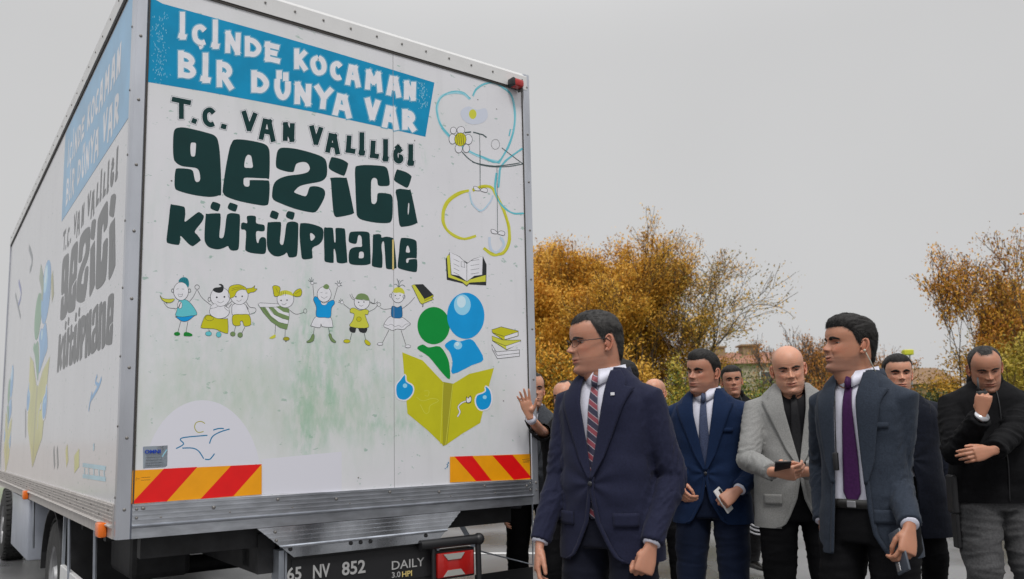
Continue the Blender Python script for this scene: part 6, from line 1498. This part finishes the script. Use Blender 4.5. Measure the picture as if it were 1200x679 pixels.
def vopen(btn, neck=.060, cut=.075, hem=.78, sh=0.):
    a = pwl([(hem, -cut*1.5+sh), (hem+.02, -cut*1.05+sh), (hem+.06, -cut*.75+sh), (btn-.14, -.022+sh), (btn-.03, .0+sh), (btn+.01, .003+sh), (1.36, -.054), (1.44, -neck), (1.53, -neck)])
    b = pwl([(hem, cut*1.5+sh), (hem+.02, cut*1.05+sh), (hem+.06, cut*.75+sh), (btn-.14, .022+sh), (btn-.03, .004+sh), (btn+.01, .005+sh), (1.36, .054), (1.44, neck), (1.53, neck)])
    return a, b
def tie_stripes():
    m = bpy.data.materials.new('tie_striped'); m.use_nodes = True; nt = m.node_tree; N = nt.nodes; L = nt.links; b = N['Principled BSDF']; b.inputs['Roughness'].default_value = .5; b.inputs['Sheen Weight'].default_value = .3
    tc = N.new('ShaderNodeTexCoord'); mp = N.new('ShaderNodeMapping'); mp.inputs['Rotation'].default_value = (0, math.radians(-36), 0); L.new(tc.outputs['Object'], mp.inputs['Vector'])
    sx = N.new('ShaderNodeSeparateXYZ'); L.new(mp.outputs[0], sx.inputs[0]); mu = N.new('ShaderNodeMath'); mu.operation = 'MULTIPLY'; mu.inputs[1].default_value = 25; L.new(sx.outputs['Z'], mu.inputs[0])
    fr = N.new('ShaderNodeMath'); fr.operation = 'FRACT'; L.new(mu.outputs[0], fr.inputs[0])
    cr = N.new('ShaderNodeValToRGB'); cr.color_ramp.interpolation = 'CONSTANT'; e = cr.color_ramp.elements; e[0].position = 0; e[0].color = (.018, .018, .05, 1); e[1].position = .46; e[1].color = (.38, .32, .36, 1)
    for p, c in ((.52, (.24, .04, .06, 1)), (.90, (.38, .32, .36, 1)), (.96, (.018, .018, .05, 1))): q = e.new(p); q.color = c
    L.new(fr.outputs[0], cr.inputs[0]); L.new(cr.outputs[0], b.inputs['Base Color']); return m
NAVY = cloth('navy_suit', (.014, .016, .038), 150, .14); NAVY2 = cloth('blue_suit', (.005, .016, .052), 150, .14); GREYJ = cloth('grey_tweed', (.24, .24, .235), 190, .16, .0005); SLATE = cloth('slate_suit', (.026, .034, .050), 190, .22)
NAVYT = cloth('navy_trousers', (.005, .006, .014), 150, .14); NAVYT2 = cloth('blue_trousers', (.003, .007, .022), 150, .14)
BLK = cloth('black_trousers', (.003, .003, .004), 120, .2, sheen=0); BLKJ = cloth('black_jacket', (.004, .004, .005), 60, .3, .0012, sheen=0); COAT = cloth('dark_navy_coat', (.006, .008, .016), 90, .3, sheen=.05); GTR = cloth('grey_trousers', (.075, .075, .078), 100, .25); CHAR = cloth('charcoal_suit', (.055, .06, .07), 120, .3)
BSH = cloth('black_shirt', (.004, .004, .006), 80, .2, .0004, .6, 0); PURP = cloth('purple_tie', (.045, .010, .060), 120, .2, .0004, .5); BTIE = cloth('blue_grey_tie', (.055, .07, .13), 260, .5, .0004, .5); BKTIE = cloth('black_tie', (.012, .012, .014), 100, .3, .0004, .5)
TRK = cloth('track_trousers', (.022, .022, .024), 80, .25)
# ---- man with glasses, nearest
m1 = build_person('man with glasses in navy suit and red striped tie, looking at the lorry', 712, 3.06, .975, -36, (-38, 6, 0),
    {'R': dict(w=(633, 634, 3.05), hint=(-.15, 1, 0), pose='relaxed', d=(.05, -.2, -1), n=(.6, .5, 0)),
     'L': dict(w=(764, 636, 2.86), hint=(.45, 1, 0), pose='fist', d=(-.25, -.25, -1), n=(-.75, .6, -.1))},
    dict(jacket=NAVY, trousers=NAVYT, tie=tie_stripes(), tieend=.93, button=1.06, open=vopen(1.06, hem=.775, cut=.085), hem=.775, flaps=(1, -1), pin=I_WHT, belt=False), SK1, H_GRY,
    dict(line=.192, thick=.005, temple=.010, quiff=.001, tufts=900), dict(face=dict(nose=1.02, jaww=1.04, age=.6), beard=.6, squint=.4, browth=1.1), belly=.018, wide=1.0, seed=3)
# glasses
g = MB(); pl_ = m1.place
for s_ in (-1, 1):
    pts = [(s_*(.034+.0245*math.cos(a)), -.108+.006*abs(math.cos(a))*(1 if math.cos(a)*s_ > -2 else 0)+(.010*((.034+.0245*math.cos(a))/.0585)**2), .1175+.0165*math.sin(a)*(1.0 if math.sin(a) > 0 else 1)) for a in [2*PI*i/24 for i in range(25)]]
    g.tube(pts, .0009, 6)
    up = [p for i, p in enumerate(pts) if 0 <= i <= 12]; g.tube([(p[0], p[1]-.0004, p[2]) for p in up], .0018, 6)
    g.tube([(s_*.0585, -.097, .121), (s_*.078, -.085, .122), (s_*.0835, -.02, .122), (s_*.084, .012, .121), (s_*.083, .028, .106)], .0017, 6)
g.tube([(-.010, -.108, .122), (0, -.112, .124), (.010, -.108, .122)], .0014, 6)
m1.obj('glasses', pl_(np.array(g.v), True), g.f, M_BLACKPL)
# ---- blue suit
m2 = build_person('man in bright navy blue suit and plain blue tie holding a white phone', 830, 4.15, .955, -26, (-24, 4, 4),
    {'L': dict(w=(867, 573, 3.95), hint=(.5, 1, 0), pose='grip', d=(-.75, -.35, -.55), n=(-.2, .9, -.3)), 'R': dict(w=(795, 562, 4.0), hint=(-.3, 1, 0), pose='hold', d=(.3, -.4, -.8), n=(.6, .6, 0))},
    dict(jacket=NAVY2, trousers=NAVYT2, tie=BTIE, button=1.05, open=vopen(1.05, hem=.79), hem=.79, breast=True, belt=False), SK1, H_BLK,
    dict(line=.186, thick=.006, quiff=.005, part=-1, tufts=800), dict(hs=.95, drop=.010, face=dict(jaww=1.08, cheek=1.3, nose=.95), beard=1.1, squint=.3, browth=1.5, frown=.3, gaze=-10), wide=1.02, seed=5)
A_ = m2.ARM[1]; phone('white phone in the hand of the man in the bright navy blue suit', m2, A_[6](.075, .012, .034), Vector((-.55, -.2, 1)), Vector((-.8, .3, -.25)), mat('phone_white', (.62, .62, .62), .3), w_=.062, l=.125)
# ---- bald man in grey
m3 = build_person('bald man in light grey jacket over black shirt, both hands at a phone', 930, 3.9, .957, -14, (-2, 12, -5),
    {'L': dict(w=(946, 553, 3.56), hint=(.6, 1, -.3), pose='grip', d=(-1, -.25, .05), n=(-.1, .75, .35)), 'R': dict(w=(904, 553, 3.56), hint=(-.6, 1, -.3), pose='hold', d=(1, -.3, .0), n=(.1, .85, .4))},
    dict(jacket=GREYJ, trousers=BLK, shirt=BSH, tie=BKTIE, button=1.07, open=vopen(1.07, hem=.79), hem=.79, breast=True, belt=False, pin=M_BTN, cuffshow=False), SK2, H_GRY,
    None, dict(hs=.97, drop=.022, fwd=-.03, face=dict(jaww=1.10, cheek=1.6, age=1., nose=1.1, smile=.6), beard=.35, squint=.5, browth=1.2, frown=.6, stubhair=.30, hz2=.26), belly=.03, wide=1.04, seed=7)
phone('dark phone held upright in both hands of the bald man in grey', m3, m3.loc(917, 548, 3.49), (0, -.92, .40), (0, .40, .92), None, None, .066, .135)
# ---- purple tie
xa = pwl([(.76, -.09), (.95, -.075), (1.15, -.062), (1.38, -.052), (1.45, -.056), (1.53, -.056)]); xb = pwl([(.76, .14), (.86, .085), (.95, .07), (1.15, .055), (1.38, .047), (1.45, .056), (1.53, .056)])
m4 = build_person('young dark haired man in open slate grey jacket, white shirt and purple tie', 1010, 3.12, .960, -50, (-33, -3, 0),
    {'L': dict(w=(1066, 614, 2.86), hint=(-.8, 1, 0), pose='hold', d=(-.12, -.3, -1), n=(-.8, .4, 0)), 'R': dict(w=(965, 610, 3.25), hint=(-.6, 1, 0), pose='relaxed')},
    dict(jacket=SLATE, trousers=BLK, tie=PURP, tieend=.97, open=(xa, xb), hem=.775, lapelend=1.05, flaps=(1,), breast=True), SK3, H_BLK,
    dict(line=.184, thick=.011, quiff=.006, temple=-.004, tufts=1400, spiky=1.0, rough=1.8), dict(hs=.95, fwd=-.042, face=dict(nose=.86, smile=1.2, cheek=1.2, jaww=.97), beard=1.1, squint=.6, browth=1.4), wide=.93, seed=9)
A_ = m4.ARM[1]; phone('dark blue phone held low by the man with the purple tie', m4, A_[6](.085, .012, .030), Vector((.35, -.35, -1)), Vector((.6, 1, 0)), mat('phone_slate', (.06, .07, .09), .3), lights=True)
q = m4.place(np.array([(.084, .02, .085), (.082, .04, .05), (.075, .07, .0)]), True); e_ = MB(); e_.tube([tuple(x) for x in q]+[(.05, .06, 1.49)], .0022, 6); e_.sphere(tuple(q[0]), .006, 8, 6)
m4.obj('earpiece', e_.v, e_.f, mat('earpiece_clear', (.5, .48, .4), .2))
e_ = MB(); e_.tube([m4.surf(-.05, 1.42, .004), m4.surf(-.046, 1.35, .0), m4.surf(-.048, 1.25, .002), m4.surf(-.05, 1.16, .004)], .0022, 6); p = m4.surf(-.05, 1.15, .006); e_.box((p.x-.010, p.y-.010, p.z-.05), (p.x+.010, p.y+.004, p.z+.02), .003); m4.obj('microphone_lead', e_.v, e_.f, M_BLACKPL)
# ---- radio man
m5 = build_person('man in black fleece jacket and grey cargo trousers speaking into a radio, receding hair', 1160, 4.15, .965, -8, (-14, 22, -4),
    {'R': dict(w=(1149, 490, 3.84), hint=(-.25, -.1, -1), pose='grip', d=(.12, .05, 1), n=(.55, .9, .0)), 'L': dict(w=(1158, 540, 3.74), hint=(1, .5, -.5), pose='relaxed', d=(-1, -.1, -.1), n=(.0, 1, -.1))},
    dict(jacket=BLKJ, trousers=GTR, hem=.86, puff=.012, standcollar=True, top=1.50, fold=1.5, legw=1.12, legfold=1.8, waist=1.0), SK3, H_GRY,
    dict(line=.212, thick=.003, temple=.016, tufts=400), dict(hs=.94, drop=.020, face=dict(jaww=1.1, age=.6, nose=1.1), beard=.8, squint=.7, browth=1.3, frown=.4, fwd=-.03), belly=.03, wide=1.04, seed=11)
A_ = m5.ARM[-1]; c_ = A_[6](.075, .010, .032); rb = Matrix.Rotation(m5.yaw, 3, 'Z')
rd = empty('walkie_talkie', m5.O+rb@(Vector(c_)*m5.S), m5.yaw, 'black handheld radio with stub antenna at the mouth of the man in the black fleece', 'radio')
b = MB(); b.box((-.023, -.015, -.050), (.023, .015, .035), .006); auto_smooth(b.build('case', M_BLACKPL, rd)); MB().tube([(-.014, 0, .033), (-.014, 0, .055), (-.013, 0, .10)], [.007, .005, .004], 10).build('antenna', M_BLACKPL, rd, True); MB().cyl((.012, 0, .033), (.012, 0, .045), .006, 12).build('knob', M_BLACKPL, rd)
MB().box((-.016, -.0165, -.01), (.016, -.0145, .025), .0).build('speaker_grille', M_SEAL, rd)
w5 = m5.ARM[-1]; fd = (w5[2]-w5[1]).normalized(); b = MB(); b.tube([w5[2]+fd*.006, w5[2]+fd*.02], .034, 20); m5.obj('watch', b.v, b.f, M_STEEL)
b = MB(); b.box((-.235, -.06, .80), (-.20, .03, 1.0), .01); b.box((-.225, -.05, .62), (-.20, .02, .80), .008); m5.obj('belt_holster', b.v, b.f, M_BLACKPL, False)
b = MB(); b.box((.155, -.09, .55), (.185, .06, .74), .012); m5.obj('cargo_pocket', b.v, b.f, GTR, True)
# ---- dark coat man behind
m6 = build_person('man in long dark coat half hidden behind the shoulder of the purple tie man', 1056, 4.75, .95, -6, (-8, 4, 0),
    {}, dict(jacket=COAT, trousers=BLK, tie=BKTIE, button=1.08, open=vopen(1.08, hem=.62, cut=.02), hem=.62, flaps=(), puff=.015, belt=False), SK2, H_BLK,
    dict(line=.188, thick=.006, tufts=380), dict(face=dict(jaww=1.08), beard=.5, squint=.4, browth=1.5, frown=.3), wide=1.08, seed=13)
# ---- far man in black jacket and track trousers
m7 = build_person('young man in black padded jacket and striped track trousers, farther back', 862, 6.7, 1.01, 14, (-22, 2, -4),
    {}, dict(jacket=BLKJ, trousers=TRK, hem=.84, puff=.02, standcollar=True, top=1.5, stripes=True, fold=1.4), SK1, H_BLK,
    dict(line=.184, thick=.008, quiff=.004, tufts=300), dict(face=dict(), beard=.3, browth=1.4), seed=15, detail=.8, legs={'R': (-.05, -.25, 0), 'L': (.08, .18, .05)})
# ---- men at the lorry corner
m8 = build_person('man in charcoal suit half behind the lorry corner, legs showing under the box', 624, 5.25, .935, -10, (20, 2, 0),
    {'R': dict(w=(590, 590, 5.1), hint=(-.6, 1, 0), pose='relaxed')}, dict(jacket=CHAR, trousers=BLK, tie=cloth('red_tie', (.35, .02, .02)), button=1.06, open=vopen(1.06), hem=.80, flaps=(), belt=False), SK2, H_GRY,
    dict(line=.205, thick=.004, temple=.01, tufts=200), dict(face=dict(age=.6), beard=.3), seed=17, detail=.8)
m9 = build_person('man in black suit waving an open hand in front of the lorry wall', 666, 4.82, .885, -30, (-5, 0, 0),
    {'R': dict(w=(621, 490, 4.42), hint=(.2, .2, -1), pose='open', d=(-.22, -.05, 1), n=(.35, -1, 0))}, dict(jacket=cloth('black_suit', (.010, .010, .011), 120, .3), trousers=BLK, tie=BKTIE, button=1.06, open=vopen(1.06), hem=.80, flaps=(), belt=False), SK2, H_GRY,
    dict(line=.22, thick=.003, temple=.02, tufts=150), dict(face=dict(age=.4), beard=.3), seed=19, detail=.92)
m10 = build_person('black haired man in dark suit standing right behind the man with glasses', 733, 4.6, .94, -40, (-30, 0, 0),
    {}, dict(jacket=COAT, trousers=BLK, tie=BKTIE, button=1.06, open=vopen(1.06), hem=.80, flaps=(), belt=False), SK3, H_BLK, dict(line=.186, thick=.012, tufts=300), dict(), seed=21, detail=.8)
m11 = build_person('bald man farther back between the man with glasses and the blue suited man', 771, 6.4, .945, -20, (-20, 0, 0),
    {}, dict(jacket=CHAR, trousers=BLK, tie=BKTIE, button=1.06, open=vopen(1.06), hem=.80, flaps=(), belt=False), SK2, H_GRY, None, dict(face=dict(age=.6), stubhair=.25, hz2=.26), seed=23, detail=.8)
